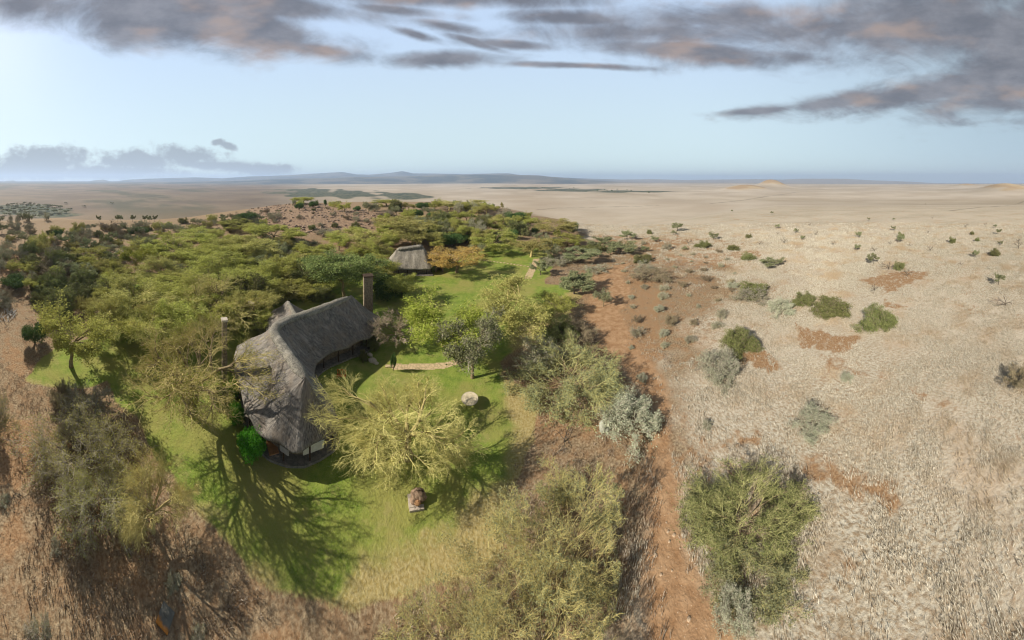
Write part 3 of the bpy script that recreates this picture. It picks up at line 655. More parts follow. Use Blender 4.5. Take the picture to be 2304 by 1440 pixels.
plant('brownbush', 1305, 750, 75, 3.4, 'dark brown bush beside the wide part of the dirt track')
plant('silverbush', 1418, 925, 130, 3.6, 'pale yellow-green bush overhanging the narrow dirt track')
plant('biggreen', 1685, 1140, 275, 2.8, 'big green twiggy bush alone in the dry grass right of the track', depth=0.66)
plant('lowscrub', 1600, 1150, 130, 1.5, 'low grey-olive scrub on the left side of the big green twiggy bush')
plant('lowscrub', 1700, 1290, 220, 1.4, 'low sparse scrub in front of the big green twiggy bush', depth=0.60)
plant('silverbush', 1655, 1375, 80, 1.6, 'low grey-green bush near the bottom of the dirt track')
plant('biggrey', 195, 985, 250, 6.0, 'broad bare grey thorn bush at the left lawn edge', depth=0.85)
plant('biggrey', 225, 1110, 200, 4.6, 'olive-grey thorn bush in front of the broad bare grey one', depth=0.75)
plant('yellow', 345, 1125, 200, 6.0, 'yellow-twigged thorn tree casting its shadow on the lower left lawn edge', depth=0.85)
plant('greybush', 205, 910, 110, 4.0, 'pale grey thorn bush at the tip of the left lawn')
plant('biggrey', -10, 930, 90, 5, 'olive-grey bush cut by the left edge')
plant('dark', 78, 745, 62, 4.5, 'bluish dark-green bush left of the slim curved acacia trunk')
plant('brownbush', 140, 885, 55, 2.5, 'small dark brown bush below the left lawn corner')
plant('hedge', 566, 990, 66, 3.2, 'largest clipped hedge bush by the front veranda of the lodge')
plant('hedge', 531, 928, 36, 2.6, 'middle clipped hedge bush along the left side of the lodge')
plant('hedge', 520, 872, 36, 2.8, 'farthest clipped hedge bush along the left side of the lodge')
plant('dark', 690, 600, 66, 8, 'bluish dark-green tree left of the tall leafy tree')
plant('broad', 785, 595, 150, 13, None, base=(775, 672))
PLANTS[-1] = PLANTS[-1][:4]+('tall leafy tree with bare lower stems behind the lodge roof', None)
plant('dark', 870, 645, 80, 6, 'dark shady tree right of the tall stone chimney')
plant('olive', 905, 645, 90, 6, 'low dark acacia in front of the thatched cottage')
plant('olive', 845, 600, 90, 7, 'olive acacia at the left end of the thatched cottage')
plant('dark', 1000, 585, 42, 4, 'small dark-green bush right of the thatched cottage')
plant('orange', 1028, 560, 120, 9.5, None, base=(1028, 613))
PLANTS[-1] = PLANTS[-1][:4]+('orange-tipped acacia with slender stems right of the thatched cottage', None)
plant('olive', 1118, 525, 100, 9, 'olive acacia at the back of the far lawn', base=(1117, 562))
plant('straw', 1192, 535, 100, 9, 'spreading pale acacia above the crazy-paved path', base=(1194, 578))
plant('straw', 1255, 512, 110, 9.5, 'brownish flat-topped acacia on the rim of the hill')
plant('olive', 1275, 540, 80, 6, 'dark olive acacia under the brownish flat-topped one')
plant('greytree', 1232, 565, 50, 8, 'silvery narrow tree beside the crazy-paved path')
plant('umbrella', 1220, 596, 42, 5, 'small grey acacia at the end of the crazy-paved path', base=(1216, 619))
plant('greybush', 1250, 585, 70, 3, 'brownish grey bush right of the silvery narrow tree')
plant('umbrella', 1308, 570, 90, 5.5, 'spreading grey-brown acacia above the top of the dirt track')
plant('umbrella', 1292, 605, 66, 6, 'grey acacia at the upper right lawn edge', base=(1293, 655))
plant('umbrella', 1310, 648, 80, 5, 'dark-stemmed flat acacia casting shade on the orange soil', base=(1292, 662))
plant('greytree', 1352, 665, 42, 4.5, 'small grey-green tree standing on the orange soil', base=(1357, 690))
plant('umbrella', 1360, 545, 70, 5.5, 'green flat-topped acacia just beyond the dirt track')
plant('umbrella', 1395, 555, 66, 5.5, 'green flat-topped acacia with its shadow on brown soil', base=(1395, 572))
plant('umbrella', 1410, 530, 36, 5, 'small flat acacia right of two green ones', base=(1411, 540))
plant('greenbush', 1335, 555, 50, 4, 'olive bush left of the green flat-topped acacias')
plant('greenbush', 1446, 580, 42, 3, 'round green bush on pale grass above the orange soil')
plant('brownbush', 1466, 618, 86, 3, 'dark brown-grey thorn bush on the pale grass right of the orange soil')
plant('greybush', 1450, 603, 50, 3, 'small grey bush right behind the dark brown-grey one')
plant('greybush', 1345, 603, 60, 2.2, 'low grey scrub between the track and the lawn')
plant('umbrella', 1529, 509, 28, 6, 'lone umbrella acacia standing clear on the rim', base=(1524, 520))
plant('dark', 555, 487, 46, 7, 'dark-green round tree left of the stony hill')
plant('olive', 684, 450, 60, 8, 'broad flat-topped acacia standing on top of the stony hill')
plant('dark', 1160, 485, 44, 8, 'dark evergreen beside the open plain on the rim')
plant('straw', 905, 505, 170, 9, 'wide straw-yellow acacia behind the thatched cottage')
plant('straw', 935, 510, 90, 10, 'pale-trunked acacia rising right behind the cottage ridge', base=(930, 552))
plant('dark', 960, 520, 60, 6, 'dark-green tree behind the cottage at its right end')
plant('straw', 850, 535, 120, 8, 'yellow-green acacia up the slope left of the cottage')
plant('greybush', 735, 520, 60, 3.5, 'pale grey bush at the foot of the stony hill')
plant('straw', 1065, 462, 90, 9, 'orange-green acacia on the crest left of the plain')
plant('straw', 1095, 470, 50, 8, 'drooping acacia at the right end of the crest')
plant('straw', 1010, 462, 80, 8, 'yellow-green flat acacia in the middle of the crest')
plant('dark', 950, 462, 40, 7, 'round dark-green tree on the crest')
plant('olive', 870, 455, 66, 7, 'flat-topped olive acacia on the crest right of the stony hill')
plant('dark', 30, 630, 62, 4.5, 'dark-green and grey bush by the far left edge')
plant('greybush', 62, 622, 50, 4, 'grey bush touching the dark-green one by the left edge')
plant('greybush', 5, 672, 55, 3.5, 'grey bush cut by the left edge above the woodpile')
plant('brownbush', 126, 600, 82, 6, 'fan-shaped brown bush with upright stems on the left')
plant('fresh', 302, 553, 72, 9, 'bright round-topped tree with a dark forked trunk on the left', base=(305, 606))
plant('dark', 310, 518, 52, 6, 'dark-green tree right behind the bright round-topped one')
plant('brownbush', 248, 508, 42, 6, 'round dark brown bush on the left skyline')
plant('dark', 128, 524, 26, 5, 'small round dark-green tree in the brown scrub at left')
plant('dark', 168, 520, 22, 4, 'second small dark-green tree in the brown scrub at left')
plant('brownbush', 176, 535, 42, 5, 'fan-shaped olive bush in the left scrub')
plant('greenbush', 1700, 0+648, 0+60, 3, 'green bush at the back of the bush row on the pale grass')
plant('greybush', 1690, 660, 78, 3.6, 'large grey-brown bush at the left end of the bush row')
plant('silverbush', 1760, 686, 62, 3.2, 'pale grey-green bush second from left in the bush row')
plant('greenbush', 1808, 672, 50, 2.8, 'small green bush third from left in the bush row')
plant('greenbush', 1872, 687, 76, 4.2, 'round olive-green bush with brown right side in the bush row')
plant('greenbush', 1979, 718, 82, 3.4, 'wide dark-green bush at the right end of the bush row')
plant('greenbush', 1664, 764, 74, 3.8, 'green leaning bush above the pale bluish bush')
plant('silverbush', 1622, 822, 100, 3.4, 'pale bluish-grey bush right of the dirt track')
plant('silverbush', 1835, 945, 84, 1.8, 'faint pale grey bush in the brightest grass')
plant('silverbush', 1648, 640, 26, 2, 'small grey-green bush left of the bush row')
plant('greenbush', 1683, 576, 30, 3, 'green bush right of brown soil near the rim')
plant('umbrella', 1731, 590, 52, 3.6, 'wide flat acacia alone on the pale grass beyond the bush row')
plant('greenbush', 1650, 556, 24, 2.6, 'small green bush above the wide flat acacia')
plant('umbrella', 1606, 531, 26, 4, 'small layered acacia at the end of the rim')
plant('greenbush', 1582, 549, 32, 3.2, 'round green bush on the brown rim')
plant('umbrella', 1965, 582, 28, 4.5, 'lone small umbrella acacia with a dark shadow in the right plain')
plant('umbrella', 2026, 537, 19, 4.5, 'dark round-topped tree on the distant right plain')
plant('dead', 2000, 597, 40, 3, 'crooked dead tree right of the lone small umbrella acacia')
plant('greenbush', 2024, 597, 24, 3, 'dark bush next to the crooked dead tree')
plant('dead', 2041, 612, 26, 3, 'small dead tree in front of the crooked dead one')
plant('dead', 1968, 645, 32, 2.6, 'dead tree on the brown bare patch')
plant('dead', 2262, 678, 60, 2.2, 'fallen branching dead tree near the right edge')
plant('umbrella', 2247, 628, 26, 3.5, 'sparse small tree near the right edge')
plant('dead', 2292, 548, 26, 5, 'twisted dead tree on the right edge')
plant('brownbush', 2292, 848, 64, 2.6, 'brown bush cut by the right edge')
plant('greenbush', 836, 770, 34, 2.6, 'broad-leaved green plant under the bare pinkish tree')
plant('greenbush', 817, 800, 16, 2.2, 'small upright green plant near the veranda terrace')
plant('dark', 885, 812, 13, 3.6, 'slender upright shrub at the left end of the tan path')
plant('silverbush', 1905, 848, 30, .9, 'tiny grey bush in dry grass right of the pale bluish bush')
plant('dead', 1270, 985, 60, 1.4, 'low dead shrub on reddish soil right of the lawn')
plant('olivebush', 640, 640, 110, 5, 'low flat green acacia behind the rear roof of the lodge')
plant('greenbush', 600, 740, 50, 3, 'green bush tucked against the rear left of the lodge roof')
plant('greenbush', 500, 880, 46, 2.5, 'loose green shrub beside the farthest clipped hedge bush')

# --- the acacia wood left of and behind the lodge
for kind, cx, cy, wd, h in [('olive',400,560,130,9),('olive',470,590,140,9),('straw',555,555,150,10),('olive',615,525,120,9),('olive',565,620,130,8),('straw',370,610,120,8),('olive',450,530,120,8),
        ('olive',655,600,110,8),('olive',705,565,90,7),('greytree',735,585,70,6),('straw',300,665,170,9),('soft',470,675,210,9),('straw',560,690,120,8),('straw',250,720,110,8),('olive',390,650,150,8),
        ('greenbush',215,645,90,4.5),('greenbush',160,648,80,4),('greenbush',240,600,80,4.5),('olive',205,570,80,5.5),('greytree',250,565,70,5),('olive',60,600,60,4),('greenbush',100,655,60,3.5),
        ('straw',820,560,90,8),('olive',650,655,100,5),('olive',700,640,80,4.5),('straw',770,530,80,6),('olive',510,650,120,7),('olive',540,505,90,6),('greenbush',640,545,60,5),('olive',980,545,60,6),
        ('olive',745,625,70,6),('straw',620,580,110,8),('olive',500,560,130,9),('soft',320,730,150,8),('greytree',180,610,70,5),('straw',340,555,80,7),('olive',860,575,70,6),('greenbush',720,655,50,4)]:
    plant(kind, cx, cy, wd, h, group='acacias of the wood around the lodge')
# --- scattered growth, each plant by itself
def scatter(poly, n, kinds, wr, hr, group, mind=8.0, seed=1):
    rg = random.Random(seed); xs = [p[0] for p in poly]; ys = [p[1] for p in poly]; done = []; P = np.array(poly, float); tries = 0
    while len(done) < n and tries < 20000:
        tries += 1; x = rg.uniform(min(xs), max(xs)); y = rg.uniform(min(ys), max(ys))
        if sdf(np.array([[x, y]]), P)[0] < 0: continue
        k = (y-HZ)/100.0
        if any(abs(x-a) < mind*max(k, .35)*1.3 and abs(y-b_) < mind*max(k, .35)*.6 for a, b_ in done): continue
        done.append((x, y))
    done.sort(key=lambda q: -q[1])
    for x, y in done:
        kind = rg.choice(kinds); gx, gy, gz = ray_ground(x, y); R = math.hypot(gx, gy)
        wm = rg.uniform(*wr); plant(kind, x, y, wm/R*F, wm*rg.uniform(*hr), group=group)
scatter([(0,500),(120,512),(350,500),(560,478),(640,470),(620,500),(540,515),(400,520),(330,545),(200,560),(150,600),(0,600)], 105, ['greenbush','greybush','olivebush','umbrella','greybush','brownbush','olivebush','greytree'], (5, 11), (.45, .7), 'scrub on the slope at the left', 10, 3)
scatter([(230,600),(330,545),(420,515),(560,515),(700,550),(760,575),(730,650),(640,660),(560,740),(440,740),(300,760),(235,700)], 54, ['olive','straw','olive','straw','olive','greytree','greenbush','olive'], (9, 15), (.42, .58), 'acacias of the wood around the lodge', 13, 31)
scatter([(60,640),(240,560),(300,640),(230,690),(120,690)], 12, ['greenbush','olive','olivebush','straw'], (7, 11), (.5, .65), 'trees behind the far left lawn', 14, 32)
scatter([(760,540),(880,480),(1000,500),(1100,530),(1000,545),(880,545),(800,600)], 24, ['straw','olive','straw','olive','greytree'], (9, 14), (.5, .7), 'acacias on the slope behind the cottage', 12, 33)
scatter([(0,580),(220,580),(260,650),(190,690),(90,680),(40,650),(0,700)], 15, ['greenbush','greybush','olivebush','brownbush'], (4, 7), (.5, .7), 'scrub at the left edge', 22, 4)
scatter([(620,462),(640,452),(760,455),(860,456),(980,455),(1110,455),(1180,480),(1200,500),(1100,540),(1000,540),(940,500),(880,480),(860,470)], 75, ['straw','olive','olive','greytree','greenbush','straw','dark','greybush'], (8, 15), (.5, .75), 'trees along the crest behind the cottage', 9, 5)
scatter([(560,480),(620,462),(760,468),(860,482),(840,515),(720,525),(640,520),(560,500)], 24, ['greybush','brownbush','greenbush','greybush'], (3, 6), (.5, .7), 'bushes among the rocks of the stony hill', 13, 6)
scatter([(1040,590),(1050,560),(1160,490),(1290,500),(1320,560),(1270,580),(1180,520),(1120,535),(1080,560)], 14, ['olive','straw','dark','greytree'], (5, 9), (.6, .85), 'trees around the far lawn', 14, 8)
scatter([(1330,520),(1500,516),(1640,540),(1600,560),(1500,560),(1380,575)], 13, ['umbrella','greybush','dead','greenbush'], (3, 6), (.5, .8), 'small trees along the brown rim', 14, 9)
scatter([(1400,590),(1640,560),(1660,620),(1600,760),(1480,800),(1430,740)], 55, ['greybush','silverbush','greybush','brownbush'], (1.6, 3.8), (.35, .6), 'low shrubs on the brown slope right of the track', 12, 10)
scatter([(1620,520),(2304,500),(2304,560),(2150,600),(2080,560),(1900,560),(1700,545)], 30, ['dead','umbrella','dead','greenbush'], (2.5, 5), (.6, .9), 'small trees scattered over the right plain', 16, 11)
scatter([(1640,470),(2304,450),(2304,500),(1700,515)], 8, ['umbrella','dead'], (3, 5), (.7, .9), 'far dots of trees on the right plain', 20, 12)
scatter([(0,462),(60,455),(150,466),(160,480),(80,490),(0,495)], 62, ['greytree','greybush','greytree'], (11, 18), (.4, .55), 'far trees on the left plain', 10, 13)
for i, (x, y) in enumerate([(149, 457), (190, 464), (253, 457), (160, 470), (223, 492), (265, 491), (272, 491), (298, 491), (325, 491), (337, 493), (348, 491)]):
    plant('umbrella', x, y, 9 if i < 4 else 12, 6, group='lone acacias on the left plain')
scatter([(1200,420),(1350,424),(1500,428),(1500,433),(1360,432),(1200,426)], 20, ['dark','umbrella'], (14, 22), (.4, .6), 'far trees on the plain beyond the crest', 9, 14)
scatter([(0,1120),(120,1200),(300,1260),(520,1390),(500,1440),(0,1440)], 22, ['silverbush','greybush'], (1.2, 2.4), (.35, .5), 'pale dry tussocks at the lower left', 22, 15)
scatter([(1390,760),(1410,850),(1530,880),(1640,1000),(1560,1050),(1530,900),(1480,840),(1420,780)], 12, ['silverbush','greybush'], (1.2, 2.2), (.4, .6), 'pale tufty shrubs beside the track', 26, 16)

# ------------------------------------------------------------------ buildings
def smooth_ridge(pts, k=.2):
    P = [np.array(p, float) for p in pts]; n = len(P)-1
    def at(t):
        t = min(max(t, 0), n); i = min(int(t), n-1); return P[i]+(P[i+1]-P[i])*(t-i)
    def f(t):
        if t < k or t > n-k: return at(t)
        return sum(at(t+d) for d in (-k, -k/2, 0, k/2, k))/5
    return f
def roof(name, eave, ridge, mat, parent, rows=22, per=10, thick=.42, seed=1, closed=True):
    """lofts a thick thatched skin between a closed eave line [(x,y,z,t)] and a ridge curve"""
    rg = np.random.default_rng(seed); E = []
    n = len(eave)
    for i in range(n):
        a = np.array(eave[i], float); b_ = np.array(eave[(i+1) % n], float)
        m = max(2, int(np.hypot(*(b_-a)[:2])/.35))
        for j in range(m): E.append(a+(b_-a)*j/m)
    E = np.array(E)
    for _ in range(2): E = (np.roll(E, 1, 0)+2*E+np.roll(E, -1, 0))/4
    Rg = np.array([ridge(t) for t in E[:, 3]]); m = len(E); V = []
    inward = unit(np.concatenate([Rg[:, :2]-E[:, :2], np.zeros((m, 1))], 1))
    sag = .05*np.sin(np.arange(m)*.9)+.04*rg.normal(size=m)
    base = E[:, :3].copy(); base[:, 2] += sag*.6
    V.append(base+inward*1.2+[0, 0, .55]); V.append(base+inward*.25+[0, 0, -thick*.8]); V.append(base+[0, 0, -thick*.9]+inward*.05); V.append(base-inward*.06+[0, 0, -thick*.4])
    for k in range(rows+1):
        s = k/rows; q = base*(1-s)+Rg*s
        q[:, 2] += -.55*math.sin(math.pi*s)*(.6)+ (.10*math.sin(s*math.pi*5.0))*.25
        amp = .035*(1-s**4); q += rg.normal(size=(m, 3))*amp*[.35, .35, .6]
        q[:, 2] += .07*np.sin(np.arange(m)*.55+k*.25)
        V.append(q)
    V = np.array(V); K = len(V); al = np.concatenate([[0], np.cumsum(np.hypot(*np.diff(base[:, :2], axis=0).T))]); idx = np.arange(K*m).reshape(K, m); nx = np.roll(idx, -1, 1)
    Q = np.stack([idx[:-1], nx[:-1], nx[1:], idx[1:]], -1).reshape(-1, 4)
    me = mesh_np(name, V.reshape(-1, 3), Q, mat, smooth=True)
    a_ = me.attributes.new('flow', 'FLOAT_VECTOR', 'POINT'); fv = np.zeros((K, m, 3), np.float32); fv[..., 0] = al[None]*1.0; fv[..., 1] = (np.arange(K)/K*9)[:, None]
    a_.data.foreach_set('vector', fv.ravel())
    return obj(name, me, parent), E
def roll(name, ridge, t0, t1, rad, mat, parent, n=60, drop=.25, seed=3):
    rg = np.random.default_rng(seed); pts = np.array([ridge(t0+(t1-t0)*i/n) for i in range(n+1)]); V = []
    for i, p in enumerate(pts):
        d = unit(pts[min(i+1, n)]-pts[max(i-1, 0)]); sd = np.array([-d[1], d[0], 0]); sd /= np.linalg.norm(sd)+1e-9
        e = min(1, .35+3*min(i, n-i)/n*3)
        for k in range(11):
            a = math.radians(-28+236*k/10); r = rad*e*(1+rg.normal()*.06)
            V.append(p+sd*math.cos(a)*r*1.15+np.array([0, 0, math.sin(a)*r*.75-drop]))
    idx = np.arange(len(V)).reshape(n+1, 11)
    Q = np.stack([idx[:-1, :-1], idx[1:, :-1], idx[1:, 1:], idx[:-1, 1:]], -1).reshape(-1, 4)
    caps = [idx[0][None], idx[-1][::-1][None]]
    return obj(name, mesh_np(name, np.array(V), [Q]+caps, mat, smooth=True), parent)
def inset(E, ridge, f, m=1):
    out = []
    for e in E[::m]:
        r = ridge(e[3]); out.append((e[0]+(r[0]-e[0])*f, e[1]+(r[1]-e[1])*f))
    return out

P0, P1, P2r = W(790, 664, 8.7), W(603, 728, 8.5), W(688, 848, 8.0)
u = unit(np.array(P0)-np.array(P1)); nrm = np.array([-u[1], u[0], 0]); nrm /= np.linalg.norm(nrm)
def back(P, a, b_): q = np.array(P)+u*a+nrm*b_; return (q[0], q[1], 2.5)
EAVE = [(*W(768,962,2.5),2),(*W(742,891,2.6),1.65),(*W(706,840,2.7),1.06),(*W(712,815,2.6),.95),(*W(742,792,3.0),.8),(*W(771,783,2.9),.6),(*W(786,781,2.5),.48),(*W(795,771,3.0),.38),(*W(815,762,3.5),.24),(*W(832,760,2.7),.1),
        (*W(852,738,2.5),0),(*W(855,712,2.5),0),(*back(P0,5.0,1.5),0),(*back(P0,3.2,4.8),0),(*back(P0,0,6.4),.05),(*back(P1,8,6.5),.55),(*back(P1,0,6.6),.98),(*back(P1,-4.5,5.0),1.02),(*W(527,800,2.5),1.2),(*W(535,844,2.5),1.55),(*W(545,890,2.7),1.85),(*W(551,922,3.2),2),
        (*W(568,946,3.2),2),(*W(577,970,2.6),2),(*W(600,984,3.0),2),(*W(628,992,2.9),2),(*W(657,1014,2.4),2),(*W(672,1020,2.3),2),(*W(692,1000,2.7),2),(*W(727,984,2.9),2),(*W(748,974,2.7),2)]
lodge = tag(empty('thatched_lodge', (*np.array(P1)[:2], 0)), 'large L-shaped lodge under a thick grey thatched roof in the lawn', 'building')
LO = np.array(lodge.location)
def child(o):      # keeps world coordinates for meshes built in world space
    o.matrix_parent_inverse = o.parent.matrix_world.inverted() if False else __import__('mathutils').Matrix.Translation(-Vector(o.parent.location)); return o
RF = smooth_ridge([P0, P1, P2r], .22)
rf, EL = roof('roof', EAVE, RF, THATCH, lodge); child(rf)
rc = roll('ridge_cap', RF, 0, 2, .80, RIDGEM, rf, drop=.36); rc.parent = rf
wall_pts = inset(EL, RF, .30, 6)
wl = child(MB().prism(wall_pts, -.5, 3.1).build('wall', STONE, lodge))
terr = child(MB().prism(inset(EL, RF, -.01, 6), -.5, .30).build('terrace', STONET, lodge))
def along(f, t0, t1, n, m=0): pass
inner = [e for e in EL if True]
# posts under the eave, every third metre along the inner side and the front end
acc = 0; last = None; k = 0
for e in EL:
    r = RF(e[3]); x = e[0]+(r[0]-e[0])*.07; y = e[1]+(r[1]-e[1])*.07
    if last is None or math.hypot(x-last[0], y-last[1]) > 3.1:
        last = (x, y); zt = e[2]+.1
        child(MB().tube((x, y, .3), (x, y, zt), .13, .11, 8).build('post', WOODD, lodge))
# red-brown window fronts facing the inner garden
iw = [e for e in EL if e[3] < .93 and e[3] > .30 and e[1] < (RF(e[3])[1]+RF(e[3])[0]-e[0]) and (e[0]-RF(e[3])[0]) > 0]
def front(e0, e1, f=.205, z0=.32, z1=2.7):
    r0, r1 = RF(e0[3]), RF(e1[3]); a = np.array([e0[0]+(r0[0]-e0[0])*f, e0[1]+(r0[1]-e0[1])*f]); b_ = np.array([e1[0]+(r1[0]-e1[0])*f, e1[1]+(r1[1]-e1[1])*f]); return a, b_, z0, z1
step = max(1, len(iw)//7)
for i in range(0, len(iw)-step, step):
    a, b_, z0, z1 = front(iw[i], iw[i+step]); d = b_-a; L = np.hypot(*d); rz = math.atan2(d[1], d[0]); c = (a+b_)/2
    m = MB(); 
    for s in (-.5, 0, .5): m.box((c[0]+d[0]*s*.96, c[1]+d[1]*s*.96, (z0+z1)/2), (.16, .16, z1-z0), rz)
    for zz, th in ((z0+.35, .7), (z1-.1, .2), (z0+1.35, .1)): m.box((c[0], c[1], zz), (L*.95, .12, th), rz)
    wf_ = child(m.build('window', WOODR, lodge))
    pn = MB().box((c[0], c[1], (z0+z1)/2+.3), (L*.93, .04, z1-z0-.7), rz).build('pane', GLASSD, wf_); pn.parent = wf_
    pn.matrix_parent_inverse.identity()
def hang(pa, pb, h, name, mat, parent=lodge, th=.06):
    a, b_ = np.array(pa), np.array(pb); d = b_-a; L = np.hypot(d[0], d[1]); ang = math.atan2(d[1], d[0]); zt = (a[2]+b_[2])/2
    return child(MB().box(((a[0]+b_[0])/2, (a[1]+b_[1])/2, zt-h/2), (L, th, h), ang).build(name, mat, parent))
blind = hang(W(682,1004,2.30), W(729,987,2.30), 1.15, 'canvas_blind', CREAM)
tp = MB(); a, b_ = np.array(W(690,999,2.42)), np.array(W(729,987,2.42)); tp.box(tuple((a+b_)/2), (float(np.hypot(*(b_-a)[:2])), .30, .10), math.atan2(b_[1]-a[1], b_[0]-a[0]))
child(tp.build('awning_edge', WHITEB, lodge))
hang(W(630,1001,2.2), W(650,1014,2.2), .7, 'canvas_blind', GREYC)
fl = W(612, 1003, .32); child(MB().box((fl[0], fl[1], .36), (2.4, 1.3, .10), -.4).build('doorstep', FLOORO, lodge))
# rear wing with its own small thatched roof
Q1 = RF(.66); Q0 = np.array(W(647, 676, 6.4)); uq = unit(np.array([Q0[0]-Q1[0], Q0[1]-Q1[1], 0])); nq = np.array([-uq[1], uq[0], 0])
Q1b = np.array([Q1[0], Q1[1], 6.8]); R2 = smooth_ridge([Q0, Q1b], .1)
def qp(P, a, b_): q = P+uq*a+nq*b_; return (q[0], q[1], 2.5)
E2 = [(*qp(Q0,4.2,-2.4),0),(*qp(Q0,4.2,2.4),0),(*qp(Q0,0,6.0),0),(*qp(Q1b,0,6.0),1),(*qp(Q1b,0,-6.0),1),(*qp(Q0,0,-6.0),0)]
r2, EL2 = roof('rear_roof', E2, R2, THATCH, lodge, rows=12, seed=4); child(r2)
roll('ridge_cap', R2, 0, .9, .42, RIDGEM, r2, n=24, drop=.2)
child(MB().prism(inset(EL2, R2, .25, 5), -.5, 2.9).build('rear_wall', STONE, lodge))
def masonry(px, py_base, top_py, wpx, dpx=1.0, z0=-.5, cap=True, name='chimney', parent=None, R=None, capmat=None):
    if R is None: x, y, z = ray_ground(px, py_base); R = math.hypot(x, y)
    else: a = (px-1152)/F; x, y = R*math.sin(a), R*math.cos(a)
    H = CAMH-(top_py-HZ)*R/F; w_ = wpx/F*R; m = MB(); rr = random.Random(int(px)); ang = -(px-1152)/F+.15
    z = z0; course = .55
    while z < H-.3:
        k = 1+rr.uniform(-.03, .03); m.box((x+rr.uniform(-.02, .02), y+rr.uniform(-.02, .02), z+course/2), (w_*k, w_*dpx*k, course*.985), ang); z += course*.99
    return m, (x, y, H, w_, ang)
m, (x, y, H, w_, ang) = masonry(828, 690, 620, 20, .8, R=66.5)
ch = child(m.build('chimney', STONE, lodge))
cp = MB().box((x, y, H+.02), (w_*1.12, w_*.95, .28), ang).build('chimney_cap', WOODD, ch); cp.parent = ch
for (px, pb, pt, wp, R_, lb) in ((505, 850, 720, 11, 48.0, 'tall square stone pillar with a pale top among twigs left of the lodge'), (566, 715, 682, 11, 68.0, 'short square stone pillar behind the left bend of the lodge roof')):
    m, (x, y, H, w_, ang) = masonry(px, pb, pt, wp, 1, R=R_)
    root = tag(empty('stone_pillar', (x, y, 0)), lb, 'pillar'); s_ = m.build('shaft', STONE, root); child(s_)
    child(MB().box((x, y, H+.05), (w_*1.25, w_*1.25, .35), ang).build('cap', STONEP, root))

# thatched cottage behind
C1 = np.array(W(952, 552, 0)); RR_ = 107.0
def polar(px, R, z): a = (px-1152)/F; return np.array([R*math.sin(a), R*math.cos(a), z])
gz = zat(*polar(930, 104, 0)[:2])
ZB = gz
A_, B_ = polar(951, 107, CAMH-(552-HZ)*107/F), polar(893, 107, CAMH-(560-HZ)*107/F)
uc = unit(np.array([A_[0]-B_[0], A_[1]-B_[1], 0])); nc = np.array([uc[1], -uc[0], 0])     # nc faces the camera side
def cpnt(P, a, b_, z=None): q = P+uc*a+nc*b_; return (q[0], q[1], (ZB+2.3) if z is None else z)
EC = [(*cpnt(A_,5.0,0),0),(*cpnt(A_,4.4,4.0,ZB+2.9),0),(*cpnt(A_,2.6,6.8,ZB+2.3),.02),(*cpnt(B_,-1.5,6.8),1),(*cpnt(B_,-4.4,4.8),1),(*cpnt(B_,-5.2,0),1),(*cpnt(B_,-4.4,-4.8),1),(*cpnt(B_,0,-6.4),1),(*cpnt(A_,0,-6.4),0),(*cpnt(A_,3.6,-4.2),0)]
cot = tag(empty('thatched_cottage', (A_[0], A_[1], ZB)), 'small cottage with a steep tan thatched roof behind the lodge', 'building')
RC = smooth_ridge([A_, B_], .05)
rf2, EL3 = roof('roof', EC, RC, THATCH2, cot, rows=18, seed=9); child(rf2)
roll('ridge_cap', RC, -.0, 1, .95, RIDGEM, rf2, n=30)
child(MB().prism(inset(EL3, RC, .26, 6), ZB-1.5, ZB+2.9).build('wall', STONE, cot))
for k, (a, wd, mt) in enumerate(((1.2, 1.3, WOODR), (-1.2, 1.6, CREAM), (-3.4, 1.3, WOODR))):
    q = A_+uc*(a-1.5)+nc*4.75; m = MB().box((q[0], q[1], ZB+1.2), (wd, .2, 2.3), math.atan2(uc[1], uc[0]))
    child(m.build('door' if k == 0 else 'window', mt, cot))
for a, b_ in ((3.2, 3.2), (1.2, 5.9), (-2.5, 6.0), (-6, 6.0), (-9.5, 6.0)):
    q = A_+uc*a+nc*b_; child(MB().tube((q[0], q[1], ZB-.6), (q[0], q[1], ZB+2.6), .14, .12).build('post', WOODD, cot))
q = A_+uc*-2+nc*6.2; child(MB().box((q[0], q[1], ZB-.25), (11, 3.4, .7), math.atan2(uc[1], uc[0])).build('terrace', STONET, cot))
# little arched stone porch at its right end
q = A_+uc*6.4+nc*2.2; m = MB(); rzc = math.atan2(uc[1], uc[0])
m.box((*(q+uc*-1.3)[:2], ZB+1.0), (.6, 2.6, 3.2), rzc); m.box((*(q+uc*1.3)[:2], ZB+1.0), (.6, 2.6, 3.2), rzc); m.box((*(q-nc*1.2)[:2], ZB+1.0), (2.0, .3, 3.2), rzc)
child(m.build('porch', STONE, cot))
pr = MB(); nseg = 7; pts = []
for i in range(nseg+1):
    a = math.pi*i/nseg; pts.append((math.cos(a)*1.9, math.sin(a)*1.5+ZB+2.5))
bse = len(pr.v)
for s in (-1.6, 1.6):
    for px_, pz_ in pts: qq = q+uc*px_+nc*s; pr.v.append((qq[0], qq[1], pz_))
n_ = nseg+1
for i in range(nseg): pr.f.append((i, i+1, n_+i+1, n_+i))
pr.f += [tuple(range(n_)), tuple(reversed(range(n_, 2*n_)))]
child(pr.build('porch_roof', THATCH2, cot))

